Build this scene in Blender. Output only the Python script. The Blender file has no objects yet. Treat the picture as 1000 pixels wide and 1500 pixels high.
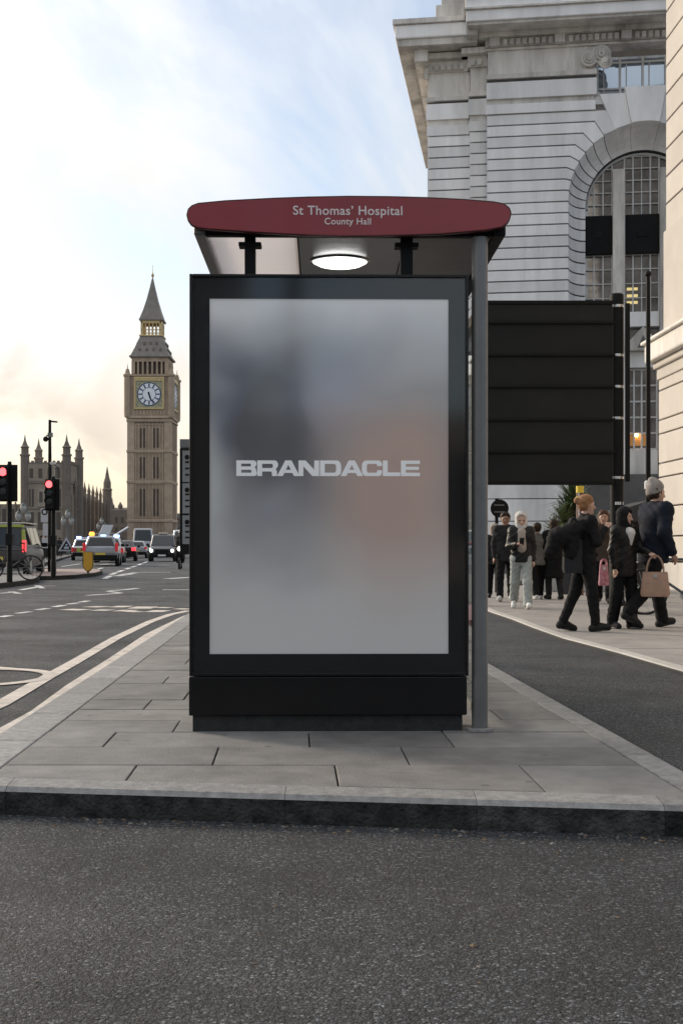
import bpy, bmesh, math, random
import numpy as np
from mathutils import Vector, Matrix
R = math.radians
random.seed(7); rng = np.random.default_rng(7)
scene = bpy.context.scene
COL = scene.collection

# ------------------------------------------------------------ camera
FPX, CX, HY, CZ = 1800.0, 500.0, 800.0, 1.05      # focal px, principal x, horizon row, eye height
cd = bpy.data.cameras.new('camera'); cam = bpy.data.objects.new('camera', cd); COL.objects.link(cam)
cam.location = (0, 0, CZ); cam.rotation_euler = (R(90), 0, 0)
cd.sensor_fit = 'HORIZONTAL'; cd.sensor_width = 36; cd.lens = 36 * FPX / 1000
cd.shift_x = 0.0; cd.shift_y = (HY - 750) / 1000.0
cd.clip_start = 0.1; cd.clip_end = 6000
scene.camera = cam

# ------------------------------------------------------------ sky, sun, exposure
SUN_AZ, SUN_EL = -52.0, 20.0        # degrees left of the view axis, elevation
wd = bpy.data.worlds.new('World'); scene.world = wd; wd.use_nodes = True
nt = wd.node_tree; nt.nodes.clear()
def N(t, **k):
    n = nt.nodes.new(t)
    for a, b in k.items():
        if a == 'inp':
            for i, v in b.items(): n.inputs[i].default_value = v
        else: setattr(n, a, b)
    return n
L = lambda a, b: nt.links.new(a, b)
out = N('ShaderNodeOutputWorld'); bg = N('ShaderNodeBackground'); bg.inputs[1].default_value = 1.0
sky = N('ShaderNodeTexSky', sky_type='NISHITA', sun_disc=False, sun_elevation=R(SUN_EL), sun_rotation=R(SUN_AZ), altitude=20, air_density=1.0, dust_density=2.0, ozone_density=1.5)
skyb = N('ShaderNodeBackground'); skyb.inputs[1].default_value = 0.10; L(sky.outputs[0], skyb.inputs[0])
tc = N('ShaderNodeTexCoord'); sx = N('ShaderNodeSeparateXYZ'); L(tc.outputs['Generated'], sx.inputs[0])
def M(op, a, b=None, c=None, clamp=False):
    n = N('ShaderNodeMath', operation=op, use_clamp=clamp)
    for i, v in enumerate((a, b, c)):
        if v is None: continue
        if isinstance(v, (int, float)): n.inputs[i].default_value = v
        else: L(v, n.inputs[i])
    return n.outputs[0]
zc = M('MAXIMUM', sx.outputs[2], 0.0); den = M('ADD', zc, 0.22)
cv = N('ShaderNodeCombineXYZ'); L(M('DIVIDE', sx.outputs[0], den), cv.inputs[0]); L(M('DIVIDE', sx.outputs[1], den), cv.inputs[1])
mp = N('ShaderNodeMapping'); mp.inputs['Rotation'].default_value = (0, 0, R(-28)); mp.inputs['Scale'].default_value = (1.0, 0.38, 1); mp.inputs['Location'].default_value = (0.0, 1.8, 0); L(cv.outputs[0], mp.inputs[0])
n1 = N('ShaderNodeTexNoise', inp={'Scale': 1.5, 'Detail': 7.0, 'Roughness': 0.55, 'Distortion': 0.5}); L(mp.outputs[0], n1.inputs[0])
cov = N('ShaderNodeMapRange', interpolation_type='SMOOTHSTEP', inp={1: 0.37, 2: 0.60}); L(n1.outputs[0], cov.inputs[0])
n2 = N('ShaderNodeTexNoise', inp={'Scale': 2.6, 'Detail': 5.0, 'Roughness': 0.5}); L(mp.outputs[0], n2.inputs[0])
# cloud brightness: brighter and warmer towards the veiled low sun, greyer away from it
sd = Vector((math.sin(R(SUN_AZ)) * math.cos(R(SUN_EL)), math.cos(R(SUN_AZ)) * math.cos(R(SUN_EL)), math.sin(R(SUN_EL))))
dot = N('ShaderNodeVectorMath', operation='DOT_PRODUCT'); L(tc.outputs['Generated'], dot.inputs[0]); dot.inputs[1].default_value = sd
glow = N('ShaderNodeMapRange', inp={1: -0.2, 2: 1.0, 3: 0.0, 4: 1.0}); L(dot.outputs['Value'], glow.inputs[0])
warm = N('ShaderNodeMapRange', interpolation_type='SMOOTHSTEP', inp={1: 0.02, 2: 0.30, 3: 1.0, 4: 0.0}); L(sx.outputs[2], warm.inputs[0])
wf = M('MULTIPLY', warm.outputs[0], M('POWER', glow.outputs[0], 1.4))
ccol = N('ShaderNodeMix', data_type='RGBA'); L(wf, ccol.inputs[0]); ccol.inputs[6].default_value = (0.96, 0.955, 0.945, 1); ccol.inputs[7].default_value = (1.0, 0.79, 0.58, 1)
shade = N('ShaderNodeMapRange', inp={1: 0.3, 2: 0.75, 3: 0.80, 4: 1.0}); L(n2.outputs[0], shade.inputs[0])
cb = M('MULTIPLY', M('MULTIPLY', shade.outputs[0], M('ADD', 0.48, M('MULTIPLY', glow.outputs[0], 0.09))), M('ADD', 1.0, M('MULTIPLY', zc, 0.85)))   # overcast layer brightens towards the zenith
cb = M('MULTIPLY', cb, M('ADD', 0.90, M('MULTIPLY', wf, 0.14)))
cloudb = N('ShaderNodeBackground'); L(ccol.outputs[2], cloudb.inputs[0]); L(cb, cloudb.inputs[1])
hz = N('ShaderNodeMapRange', inp={1: 0.0, 2: 0.22, 3: 0.8, 4: 0.0}); L(sx.outputs[2], hz.inputs[0])
fac = M('MAXIMUM', cov.outputs[0], hz.outputs[0], clamp=True)
mx = N('ShaderNodeMixShader'); L(fac, mx.inputs[0]); L(skyb.outputs[0], mx.inputs[1]); L(cloudb.outputs[0], mx.inputs[2]); L(mx.outputs[0], out.inputs[0])
sl = bpy.data.lights.new('sun', 'SUN'); sl.energy = 1.5; sl.angle = R(10); sl.color = (1.0, 0.86, 0.70)
so = bpy.data.objects.new('sun', sl); COL.objects.link(so); so.rotation_euler = (-sd).to_track_quat('-Z', 'Y').to_euler(); so.location = sd * 50
vs = scene.view_settings; vs.view_transform = 'Standard'; vs.look = 'None'; vs.exposure = 0.93; vs.gamma = 1.0; vs.use_curve_mapping = False

# ------------------------------------------------------------ helpers
def G(px, py, z=0.0):
    """ground point at height z under photo pixel"""
    d = FPX * (CZ - z) / (py - HY); return ((px - CX) / FPX * d, d)
def AT(px, py, d): return ((px - CX) / FPX * d, d, CZ + (HY - py) / FPX * d)
class MB:
    def __init__(s): s.v = []; s.f = []; s.m = []; s.cm = 0
    def add(s, vs, fs):
        o = len(s.v); s.v += [tuple(p) for p in vs]
        for f in fs: s.f.append(tuple(i + o for i in f)); s.m.append(s.cm)
        return s
    def box(s, x0, x1, y0, y1, z0, z1):
        return s.add([(x0,y0,z0),(x1,y0,z0),(x1,y1,z0),(x0,y1,z0),(x0,y0,z1),(x1,y0,z1),(x1,y1,z1),(x0,y1,z1)],
                     [(0,3,2,1),(4,5,6,7),(0,1,5,4),(1,2,6,5),(2,3,7,6),(3,0,4,7)])
    def prism(s, poly, z0, z1, axes='xyz'):
        """polygon (ccw seen from +third axis) extruded along the third axis; axes maps (a,b,c)->xyz e.g. 'xzy'"""
        n = len(poly); ix = ['xyz'.index(c) for c in axes]
        def P(a, b, c):
            r = [0, 0, 0]; r[ix[0]], r[ix[1]], r[ix[2]] = a, b, c; return tuple(r)
        vs = [P(a, b, z0) for a, b in poly] + [P(a, b, z1) for a, b in poly]
        fs = [tuple(range(n))[::-1], tuple(range(n, 2 * n))] + [(i, (i + 1) % n, n + (i + 1) % n, n + i) for i in range(n)]
        if axes in ('xzy', 'yxz', 'zyx'): fs = [f[::-1] for f in fs]
        return s.add(vs, fs)
    def tube(s, p0, p1, r0, r1=None, n=10, caps=True):
        r1 = r0 if r1 is None else r1
        p0, p1 = Vector(p0), Vector(p1); d = (p1 - p0).normalized()
        a = d.orthogonal().normalized(); b = d.cross(a)
        vs = []
        for p, r in ((p0, r0), (p1, r1)):
            for i in range(n):
                t = 2 * math.pi * i / n; vs.append(p + (a * math.cos(t) + b * math.sin(t)) * r)
        fs = [(i, (i + 1) % n, n + (i + 1) % n, n + i) for i in range(n)]
        if caps: fs += [tuple(range(n))[::-1], tuple(range(n, 2 * n))]
        return s.add(vs, fs)
    def path(s, pts, r, n=8):
        for a, b in zip(pts[:-1], pts[1:]): s.tube(a, b, r, r, n)
        return s
    def lathe(s, prof, c=(0, 0, 0), n=16, axis='z'):
        vs = []
        for r, h in prof:
            for i in range(n):
                t = 2 * math.pi * i / n; x, y = r * math.cos(t), r * math.sin(t)
                p = {'z': (x, y, h), 'y': (x, h, -y), 'x': (h, x, y)}[axis]
                vs.append((p[0] + c[0], p[1] + c[1], p[2] + c[2]))
        fs = []
        for k in range(len(prof) - 1):
            for i in range(n):
                j = (i + 1) % n; fs.append((k*n+i, k*n+j, (k+1)*n+j, (k+1)*n+i))
        fs += [tuple(range(n))[::-1], tuple(range((len(prof)-1)*n, len(prof)*n))]
        return s.add(vs, fs)
    def loft(s, rings, close=True):
        n = len(rings[0]); vs = [p for r in rings for p in r]
        fs = [(k*n+i, k*n+(i+1)%n, (k+1)*n+(i+1)%n, (k+1)*n+i) for k in range(len(rings)-1) for i in range(n)]
        if close: fs += [tuple(range(n))[::-1], tuple(range((len(rings)-1)*n, len(rings)*n))]
        return s.add(vs, fs)
    def quad(s, a, b, c, d): return s.add([a, b, c, d], [(0, 1, 2, 3)])
    def ball(s, c, r, n=10, sz=1.0):
        prof = [(max(1e-4, r * math.sin(math.pi * k / n)), -r * sz * math.cos(math.pi * k / n)) for k in range(n + 1)]
        return s.lathe(prof, c, n + 2)
    def mesh(s, name, smooth=0):
        me = bpy.data.meshes.new(name); me.from_pydata(s.v, [], s.f); me.update()
        bm = bmesh.new(); bm.from_mesh(me); bmesh.ops.recalc_face_normals(bm, faces=bm.faces); bm.to_mesh(me); bm.free()
        if smooth:
            me.polygons.foreach_set('use_smooth', [True] * len(me.polygons)); me.set_sharp_from_angle(angle=R(smooth))
        return me
    def build(s, name, mat, parent=None, smooth=0, bevel=0, loc=None, rot=None):
        me = s.mesh(name, smooth)
        mats = mat if isinstance(mat, (list, tuple)) else [mat]
        for m in mats: me.materials.append(m)
        if len(mats) > 1: me.polygons.foreach_set('material_index', s.m)
        return link(name, me, parent, bevel, loc, rot)
def link(name, me, parent=None, bevel=0, loc=None, rot=None):
    o = bpy.data.objects.new(name, me); COL.objects.link(o); o.parent = parent
    if loc is not None: o.location = loc
    if rot is not None: o.rotation_euler = rot
    if bevel:
        b = o.modifiers.new('bevel', 'BEVEL'); b.width = bevel; b.segments = 2; b.limit_method = 'ANGLE'; b.angle_limit = R(40)
    return o
def tag(o, label=None, cat=None, group=None, kind=None):
    if label: o['label'] = label
    if cat: o['category'] = cat
    if group: o['group'] = group
    if kind: o['kind'] = kind
    return o
def empty(name, loc=(0, 0, 0), rz=0, label=None, cat=None, group=None):
    o = bpy.data.objects.new(name, None); COL.objects.link(o); o.location = loc; o.rotation_euler = (0, 0, rz)
    o.empty_display_size = 0.2
    return tag(o, label, cat, group)
def copy_tree(o, parent=None):
    c = o.copy(); COL.objects.link(c); c.parent = parent
    for ch in list(o.children): copy_tree(ch, c)
    return c

# ------------------------------------------------------------ materials
MATS = {}
def mat(name, col, rough=0.7, metal=0.0, var=0.0, scale=5.0, bump=0.0, bscale=40.0, spec=0.5, emis=None, estr=0.0, col2=None, stain=0.0, coat=0.0, alpha=1.0, trans=0.0, streak=False):
    if name in MATS: return MATS[name]
    m = bpy.data.materials.new(name); m.use_nodes = True; t = m.node_tree; b = t.nodes['Principled BSDF']
    b.inputs['Roughness'].default_value = rough; b.inputs['Metallic'].default_value = metal
    b.inputs['Specular IOR Level'].default_value = spec; b.inputs['Base Color'].default_value = (*col, 1)
    b.inputs['Coat Weight'].default_value = coat; b.inputs['Alpha'].default_value = alpha; b.inputs['Transmission Weight'].default_value = trans
    if emis: b.inputs['Emission Color'].default_value = (*emis, 1); b.inputs['Emission Strength'].default_value = estr
    tcn = t.nodes.new('ShaderNodeTexCoord'); co = tcn.outputs['Object']
    if streak:
        mpn = t.nodes.new('ShaderNodeMapping'); mpn.inputs['Scale'].default_value = (1, 1, 0.18); t.links.new(co, mpn.inputs[0]); sco = mpn.outputs[0]
    else: sco = co
    if var or col2 or stain:
        nz = t.nodes.new('ShaderNodeTexNoise'); nz.inputs['Scale'].default_value = scale; nz.inputs['Detail'].default_value = 8; nz.inputs['Roughness'].default_value = 0.62
        t.links.new(sco, nz.inputs[0])
        mr = t.nodes.new('ShaderNodeMapRange'); mr.inputs[1].default_value = 0.28; mr.inputs[2].default_value = 0.72; t.links.new(nz.outputs[0], mr.inputs[0])
        mixn = t.nodes.new('ShaderNodeMix'); mixn.data_type = 'RGBA'; t.links.new(mr.outputs[0], mixn.inputs[0])
        c2 = col2 or tuple(min(1, c * (1 + var)) for c in col); c1 = col if col2 else tuple(c * (1 - var) for c in col)
        mixn.inputs[6].default_value = (*c1, 1); mixn.inputs[7].default_value = (*c2, 1); oc = mixn.outputs[2]
        # per-object tint so that repeated pieces differ
        oi = t.nodes.new('ShaderNodeObjectInfo'); hv = t.nodes.new('ShaderNodeHueSaturation'); mr2 = t.nodes.new('ShaderNodeMapRange')
        mr2.inputs[3].default_value = 1 - 0.55 * max(var, 0.1); mr2.inputs[4].default_value = 1 + 0.55 * max(var, 0.1)
        t.links.new(oi.outputs['Random'], mr2.inputs[0]); t.links.new(mr2.outputs[0], hv.inputs['Value']); t.links.new(oc, hv.inputs['Color']); oc = hv.outputs[0]
        if stain:
            n3 = t.nodes.new('ShaderNodeTexNoise'); n3.inputs['Scale'].default_value = scale * 0.37; n3.inputs['Detail'].default_value = 9; n3.inputs['Roughness'].default_value = 0.7; t.links.new(sco, n3.inputs[0])
            m3 = t.nodes.new('ShaderNodeMapRange'); m3.inputs[1].default_value = 0.50; m3.inputs[2].default_value = 0.70; m3.inputs[4].default_value = stain; t.links.new(n3.outputs[0], m3.inputs[0])
            mm = t.nodes.new('ShaderNodeMix'); mm.data_type = 'RGBA'; t.links.new(m3.outputs[0], mm.inputs[0]); t.links.new(oc, mm.inputs[6]); mm.inputs[7].default_value = (*[c * 0.3 for c in col], 1); oc = mm.outputs[2]
        t.links.new(oc, b.inputs['Base Color'])
    if bump:
        nb = t.nodes.new('ShaderNodeTexNoise'); nb.inputs['Scale'].default_value = bscale; nb.inputs['Detail'].default_value = 6; t.links.new(co, nb.inputs[0])
        bp = t.nodes.new('ShaderNodeBump'); bp.inputs['Strength'].default_value = bump; bp.inputs['Distance'].default_value = 0.02; t.links.new(nb.outputs[0], bp.inputs['Height']); t.links.new(bp.outputs[0], b.inputs['Normal'])
    MATS[name] = m; return m
def asphalt():
    m = bpy.data.materials.new('asphalt'); m.use_nodes = True; t = m.node_tree; b = t.nodes['Principled BSDF']; n = t.nodes.new; l = t.links.new
    co = n('ShaderNodeTexCoord').outputs['Object']
    def noise(sc, det=6, ro=.6):
        k = n('ShaderNodeTexNoise'); k.inputs['Scale'].default_value = sc; k.inputs['Detail'].default_value = det; k.inputs['Roughness'].default_value = ro; l(co, k.inputs[0]); return k.outputs[0]
    def mr(v, a0, a1, b0, b1):
        k = n('ShaderNodeMapRange'); l(v, k.inputs[0])
        for i, x in enumerate((a0, a1, b0, b1)): k.inputs[i + 1].default_value = x
        return k.outputs[0]
    def mul(a, c):
        k = n('ShaderNodeMath'); k.operation = 'MULTIPLY'; l(a, k.inputs[0]); l(c, k.inputs[1]); return k.outputs[0]
    v = n('ShaderNodeTexVoronoi'); v.inputs['Scale'].default_value = 115; l(co, v.inputs[0])
    v2 = n('ShaderNodeTexVoronoi'); v2.inputs['Scale'].default_value = 240; l(co, v2.inputs[0])
    bw = n('ShaderNodeSeparateColor'); l(v.outputs['Color'], bw.inputs[0])
    ramp = n('ShaderNodeValToRGB'); e = ramp.color_ramp.elements; e[0].position = 0.0; e[0].color = (0.022, 0.0225, 0.024, 1); e[1].position = 1; e[1].color = (0.19, 0.19, 0.192, 1)
    k = e.new(0.55); k.color = (0.043, 0.0445, 0.047, 1); k = e.new(0.88); k.color = (0.075, 0.0765, 0.079, 1)
    l(bw.outputs[0], ramp.inputs[0])
    crev = mr(v.outputs['Distance'], .35, .75, 1.0, .32)                    # darker gaps between the stones
    wear = mul(mr(noise(.55, 8, .65), .35, .68, .66, 1.30), mr(noise(4.5, 6, .6), .3, .7, .80, 1.18))
    oil = mr(noise(1.3, 4, .5), .63, .74, 1.0, .62)
    f = mul(mul(crev, wear), oil)
    cool = n('ShaderNodeVectorMath'); cool.operation = 'MULTIPLY'; cool.inputs[1].default_value = (1.32, 1.40, 1.52); l(ramp.outputs[0], cool.inputs[0])
    sc = n('ShaderNodeVectorMath'); sc.operation = 'SCALE'; l(cool.outputs[0], sc.inputs[0]); l(f, sc.inputs['Scale']); l(sc.outputs[0], b.inputs['Base Color'])
    b.inputs['Specular IOR Level'].default_value = 0.4; l(mr(noise(.8, 5, .6), .35, .7, .85, .58), b.inputs['Roughness'])
    add = n('ShaderNodeMath'); add.operation = 'MULTIPLY_ADD'; l(v.outputs['Distance'], add.inputs[0]); add.inputs[1].default_value = -1.3; l(v2.outputs['Distance'], add.inputs[2])
    bp = n('ShaderNodeBump'); bp.inputs['Strength'].default_value = 1.0; bp.inputs['Distance'].default_value = 0.008; l(add.outputs[0], bp.inputs['Height']); l(bp.outputs[0], b.inputs['Normal'])
    return m
A_ = asphalt()
M_slab = mat('paving', (0.185, 0.178, 0.17), 0.75, var=0.30, scale=3.6, bump=0.3, bscale=90, stain=0.55)
M_slab2 = mat('paving_warm', (0.27, 0.255, 0.24), 0.8, var=0.14, scale=2.6, bump=0.2, bscale=80, stain=0.25)
def gum(m, sc, amt):
    t = m.node_tree; b = t.nodes['Principled BSDF']; src = b.inputs['Base Color'].links[0].from_socket; n = t.nodes.new; l = t.links.new
    v = n('ShaderNodeTexVoronoi'); v.inputs['Scale'].default_value = sc; l(n('ShaderNodeTexCoord').outputs['Object'], v.inputs[0])
    r_ = n('ShaderNodeMapRange'); r_.inputs[1].default_value = .075; r_.inputs[2].default_value = .10; r_.inputs[3].default_value = amt; r_.inputs[4].default_value = 0; l(v.outputs['Distance'], r_.inputs[0])
    mi = n('ShaderNodeMix'); mi.data_type = 'RGBA'; l(r_.outputs[0], mi.inputs[0]); l(src, mi.inputs[6]); mi.inputs[7].default_value = (.05, .048, .045, 1); l(mi.outputs[2], b.inputs['Base Color'])
gum(M_slab, 4.5, .55); gum(M_slab2, 3.5, .4)
M_kerb = mat('granite_kerb', (0.25, 0.243, 0.235), 0.7, var=0.3, scale=30, bump=0.35, bscale=120, stain=0.3)
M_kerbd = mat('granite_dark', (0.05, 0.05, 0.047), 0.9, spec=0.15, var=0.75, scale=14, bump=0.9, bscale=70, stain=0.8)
M_kerbl = mat('granite_light', (0.42, 0.40, 0.37), 0.7, var=0.2, scale=40, bump=0.3, bscale=120)
M_joint = mat('joint', (0.035, 0.034, 0.033), 0.95)
M_line = mat('line_cream', (0.60, 0.54, 0.48), 0.7, var=0.22, scale=9, bump=0.2, bscale=150, stain=0.6)
M_white = mat('line_white', (0.60, 0.60, 0.58), 0.7, var=0.2, scale=8, bump=0.2, bscale=150, stain=0.85)
M_pink = mat('tactile', (0.30, 0.225, 0.20), 0.85, var=0.15, scale=4)
M_stone = mat('portland', (0.82, 0.81, 0.80), 0.8, var=0.16, scale=1.1, bump=0.2, bscale=14, stain=0.38, streak=True)
M_stone2 = mat('portland_weathered', (0.64, 0.61, 0.565), 0.85, var=0.28, scale=1.6, bump=0.25, bscale=12, stain=0.85, streak=True)
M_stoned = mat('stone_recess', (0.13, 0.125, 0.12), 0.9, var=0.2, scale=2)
M_cream = mat('stone_cream', (0.52, 0.48, 0.43), 0.8, var=0.10, scale=0.8, bump=0.12, bscale=12, stain=0.12)
M_gothic = mat('gothic_stone', (0.36, 0.27, 0.195), 0.85, var=0.20, scale=0.25, stain=0.3)
M_gothicl = mat('gothic_stone_light', (0.43, 0.325, 0.235), 0.85, var=0.20, scale=0.4)
M_palace = mat('palace_stone', (0.33, 0.265, 0.205), 0.9, var=0.2, scale=0.3, stain=0.3)
M_palaced = mat('palace_dark', (0.20, 0.165, 0.135), 0.9, var=0.2, scale=0.3)
M_lead = mat('lead_roof', (0.21, 0.185, 0.16), 0.6, var=0.2, scale=0.5)
M_gold = mat('gilding', (0.58, 0.44, 0.22), 0.5, metal=0.3, var=0.15, scale=1.0)
M_dial = mat('dial_glass', (0.80, 0.82, 0.85), 0.5)
M_blue = mat('prussian_blue', (0.03, 0.05, 0.13), 0.5)
M_void = mat('void', (0.012, 0.012, 0.012), 0.9)
M_slit = mat('slit_dark', (0.10, 0.08, 0.065), 0.8)
M_black = mat('black_metal', (0.007, 0.007, 0.0075), 0.30, var=0.2, scale=6, bump=0.03, bscale=200, spec=0.3)
M_blackm = mat('black_matt', (0.009, 0.0092, 0.0094), 0.6, var=0.25, scale=5, spec=0.15)
M_grit = mat('plinth_grit', (0.022, 0.022, 0.021), 0.8, var=0.5, scale=25, bump=0.4, bscale=80)
M_greymetal = mat('grey_paint', (0.15, 0.15, 0.148), 0.42, metal=0.25, var=0.12, scale=6, bump=0.03, bscale=60, stain=0.3)
M_steel = mat('steel', (0.55, 0.55, 0.55), 0.35, metal=1.0)
M_red = mat('fascia_red', (0.27, 0.024, 0.032), 0.36, var=0.10, scale=2.5, coat=0.1)
M_redd = mat('fascia_edge', (0.035, 0.008, 0.009), 0.4)
M_letter = mat('letter_pink', (0.78, 0.66, 0.64), 0.6)
M_logo = mat('logo_grey', (0.88, 0.88, 0.88), 0.6, emis=(1, 1, 1), estr=0.06)
M_glassd = mat('glass_dark', (0.012, 0.014, 0.017), 0.05, spec=0.6)
M_pane = mat('window_pane', (0.40, 0.41, 0.43), 0.05, metal=0.75, spec=1.0, var=0.5, scale=1.2, bump=0.04, bscale=1.5)
M_sash = mat('window_white', (0.62, 0.62, 0.61), 0.6)
M_tyre = mat('tyre', (0.014, 0.014, 0.014), 0.85)
M_rim = mat('rim', (0.35, 0.35, 0.36), 0.35, metal=0.9)
M_plate_y = mat('plate_yellow', (0.6, 0.45, 0.06), 0.6)
M_plate_w = mat('plate_white', (0.7, 0.7, 0.7), 0.6)
M_tail = mat('tail_lamp', (0.35, 0.01, 0.015), 0.3, emis=(1, 0.03, 0.05), estr=0.12)
M_tailon = mat('brake_lamp', (0.5, 0.02, 0.02), 0.3, emis=(1, 0.05, 0.07), estr=0.9)
M_head = mat('head_lamp', (0.8, 0.8, 0.75), 0.2, emis=(1, 0.97, 0.82), estr=3.0)
M_lampoff = mat('lamp_clear', (0.5, 0.5, 0.5), 0.15)
M_bluel = mat('beacon_blue', (0.1, 0.15, 0.9), 0.2, emis=(0.14, 0.25, 1.0), estr=8.0)
M_amber = mat('beacon_amber', (0.9, 0.35, 0.05), 0.3, emis=(1.0, 0.35, 0.05), estr=1.2)
M_redl = mat('signal_red', (0.6, 0.05, 0.05), 0.3, emis=(1.0, 0.10, 0.11), estr=1.7)
M_lens = mat('signal_off', (0.02, 0.02, 0.02), 0.3)
M_yellow = mat('shield_yellow', (0.55, 0.30, 0.02), 0.5, var=0.1, scale=6)
M_hivis = mat('hi_vis', (0.36, 0.42, 0.07), 0.5)
M_globe = mat('lamp_globe', (0.34, 0.34, 0.32), 0.3)
M_roomlamp = mat('room_lamp', (1, 0.7, 0.3), 0.5, emis=(1.0, 0.55, 0.2), estr=14)
M_lamp = mat('shelter_lamp', (0.95, 0.95, 0.92), 0.4, emis=(1, 1, 0.97), estr=2.2)
M_leaf = mat('strap_leaf', (0.055, 0.085, 0.03), 0.55, var=0.4, scale=6)
M_leaf2 = mat('strap_leaf_pale', (0.13, 0.16, 0.07), 0.55, var=0.4, scale=6)
M_bark = mat('bark', (0.10, 0.075, 0.05), 0.9, var=0.3, scale=9, bump=0.5)

# ============================================================ GROUND AND ROADS
road = MB().quad((-1500, -60, 0), (1500, -60, 0), (1500, 2500, 0), (-1500, 2500, 0)).build('road', A_)
tag(road, 'dark grey asphalt road in front of and around the island', 'road', kind='structure')
IZ = 0.12; AX = -0.039                                   # island top height, kerb direction dx/dd
def xl(d): return -1.445 + AX * (d - 5.58)               # island kerb inner lines
def xr(d): return 1.293 - 0.052 * (d - 4.74)
def fi(x): return 4.75 - 0.14 * x                        # front kerb inner and outer lines
def fo(x): return 4.61 - 0.14 * x
D_END = 17.0
isl = MB().prism([(xl(4.9)-.1, 4.9), (1.35, 4.55), (xr(D_END)+.02, D_END), (xl(D_END)-.1, D_END)], 0.0, IZ-0.03).build('pavement', M_joint)
tag(isl, 'grey slab pavement island under the bus shelter', 'pavement', kind='structure')
g = 0.0035
def slab(pts, z0, z1, name, m, parent, bevel=0.004, dz=0):
    o = MB().prism(pts, z0, z1 + dz).build(name, m, parent, bevel=bevel); return o
rows = [None, 5.22, 5.69, 6.15, 6.56, 7.0, 7.42, 7.86]
while rows[-1] < D_END - 0.4: rows.append(rows[-1] + 0.45)
for i in range(len(rows) - 1):
    d1 = rows[i + 1]; dm = d1 if rows[i] is None else rows[i]
    jm = [[-0.86, -0.02, 0.76], [-0.54, 0.30], [-1.08, -0.12, 0.55], [-0.80, 0.55], [-0.62, 0.2, 0.92], [-1.05, -0.2, 0.6]][i % 6]
    def cut(j, d): return j + AX * (d - 5.0)
    for a, b in zip([None] + jm, jm + [None]):
        def ed(d, which):
            j = a if which == 0 else b
            return (xl(d) if which == 0 else xr(d)) if j is None else cut(j, d)
        y0 = (lambda x: fi(x)) if rows[i] is None else (lambda x: rows[i])
        e0 = ed(dm, 0); e1 = ed(dm, 1)
        if rows[i] is None: e0 = ed(fi(e0), 0); e1 = ed(fi(e1), 1)
        pts = [(e0 + g, y0(e0) + g), (e1 - g, y0(e1) + g), (ed(d1, 1) - g, d1 - g), (ed(d1, 0) + g, d1 - g)]
        slab(pts, IZ - 0.06, IZ, 'paving_slab', M_slab, isl, dz=random.uniform(-.0025, .0025))
# kerbstones: front row, left row (wide), right row
fx = [-1.62, -1.31, -0.215, 0.50, 1.17, 1.42]
for a, b in zip(fx[:-1], fx[1:]):
    lo = a if a > -1.6 else xl(4.8) - 0.24
    hi = b
    zf = IZ - .017; g2 = .0009
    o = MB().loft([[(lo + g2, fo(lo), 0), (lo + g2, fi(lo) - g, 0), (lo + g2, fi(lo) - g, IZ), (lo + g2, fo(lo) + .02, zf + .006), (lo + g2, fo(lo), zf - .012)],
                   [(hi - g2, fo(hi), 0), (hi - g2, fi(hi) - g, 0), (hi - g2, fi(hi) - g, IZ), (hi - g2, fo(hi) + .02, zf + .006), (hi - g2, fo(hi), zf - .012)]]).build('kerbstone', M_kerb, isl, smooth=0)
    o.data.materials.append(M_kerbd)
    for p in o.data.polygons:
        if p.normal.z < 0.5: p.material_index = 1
d = fi(-1.5) + g
while d < D_END:
    e = min(d + 0.92, D_END); w = 0.23
    slab([(xl(d) - w, d + g), (xl(d) - g, d + g), (xl(e) - g, e - g), (xl(e) - w, e - g)], 0, IZ, 'kerbstone', M_kerb, isl, 0.008); d = e
d = fi(1.35) + g
while d < D_END:
    e = min(d + 0.92, D_END); w = 0.135
    slab([(xr(d) + g, d + g), (xr(d) + w, d + g), (xr(e) + w, e - g), (xr(e) + g, e - g)], 0, IZ, 'kerbstone', M_kerb, isl, 0.008); d = e

# ---- right-hand pavement, low and almost level with the cycle track
PZ = 0.03
kp = [G(1130, 1035, PZ), G(1000, 984, PZ), G(900, 955, PZ), G(820, 934, PZ), G(775, 918, PZ), G(745, 906, PZ), G(715, 896, PZ), G(690, 884, PZ)]
kp = [(3.3, 5.5)] + kp + [(1.9, 30.0), (0.9, 60.0)]
pav = MB().prism([(60, 5.5), (60, 60)] + kp[::-1], -0.02, PZ - 0.012).build('pavement', M_joint)
tag(pav, 'pale slab pavement by the stone buildings where people walk', 'pavement', kind='structure')
def kx(d):
    for (x0, d0), (x1, d1) in zip(kp[:-1], kp[1:]):
        if d0 <= d <= d1: return x0 + (x1 - x0) * (d - d0) / (d1 - d0)
    return kp[-1][0]
d = 6.0; r = 0
while d < 26:
    e = d + 0.62
    x = kx((d + e) / 2) + 0.16 ; first = True; off = (r % 2) * 0.45
    while x < min(11, 3.2 + 0.32 * d):
        x2 = math.floor((x - off + 0.02) / 0.9 + 1) * 0.9 + off
        xs0 = kx(d) + 0.16 if first else x; xs1 = kx(e) + 0.16 if first else x
        if x2 - x > 0.12:
            slab([(xs0 + g, d + g), (x2 - g, d + g), (x2 - g, e - g), (xs1 + g, e - g)], PZ - 0.03, PZ, 'paving_slab', M_slab2, pav, 0, dz=random.uniform(-.0015, .0015)); first = False
        x = x2
    d = e; r += 1
MB().prism([(kx(26.1) + 0.16, 26.1), (60, 26.1), (60, 60), (1.1, 60)], PZ - 0.01, PZ).build('far_paving', M_slab2, pav)
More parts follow.
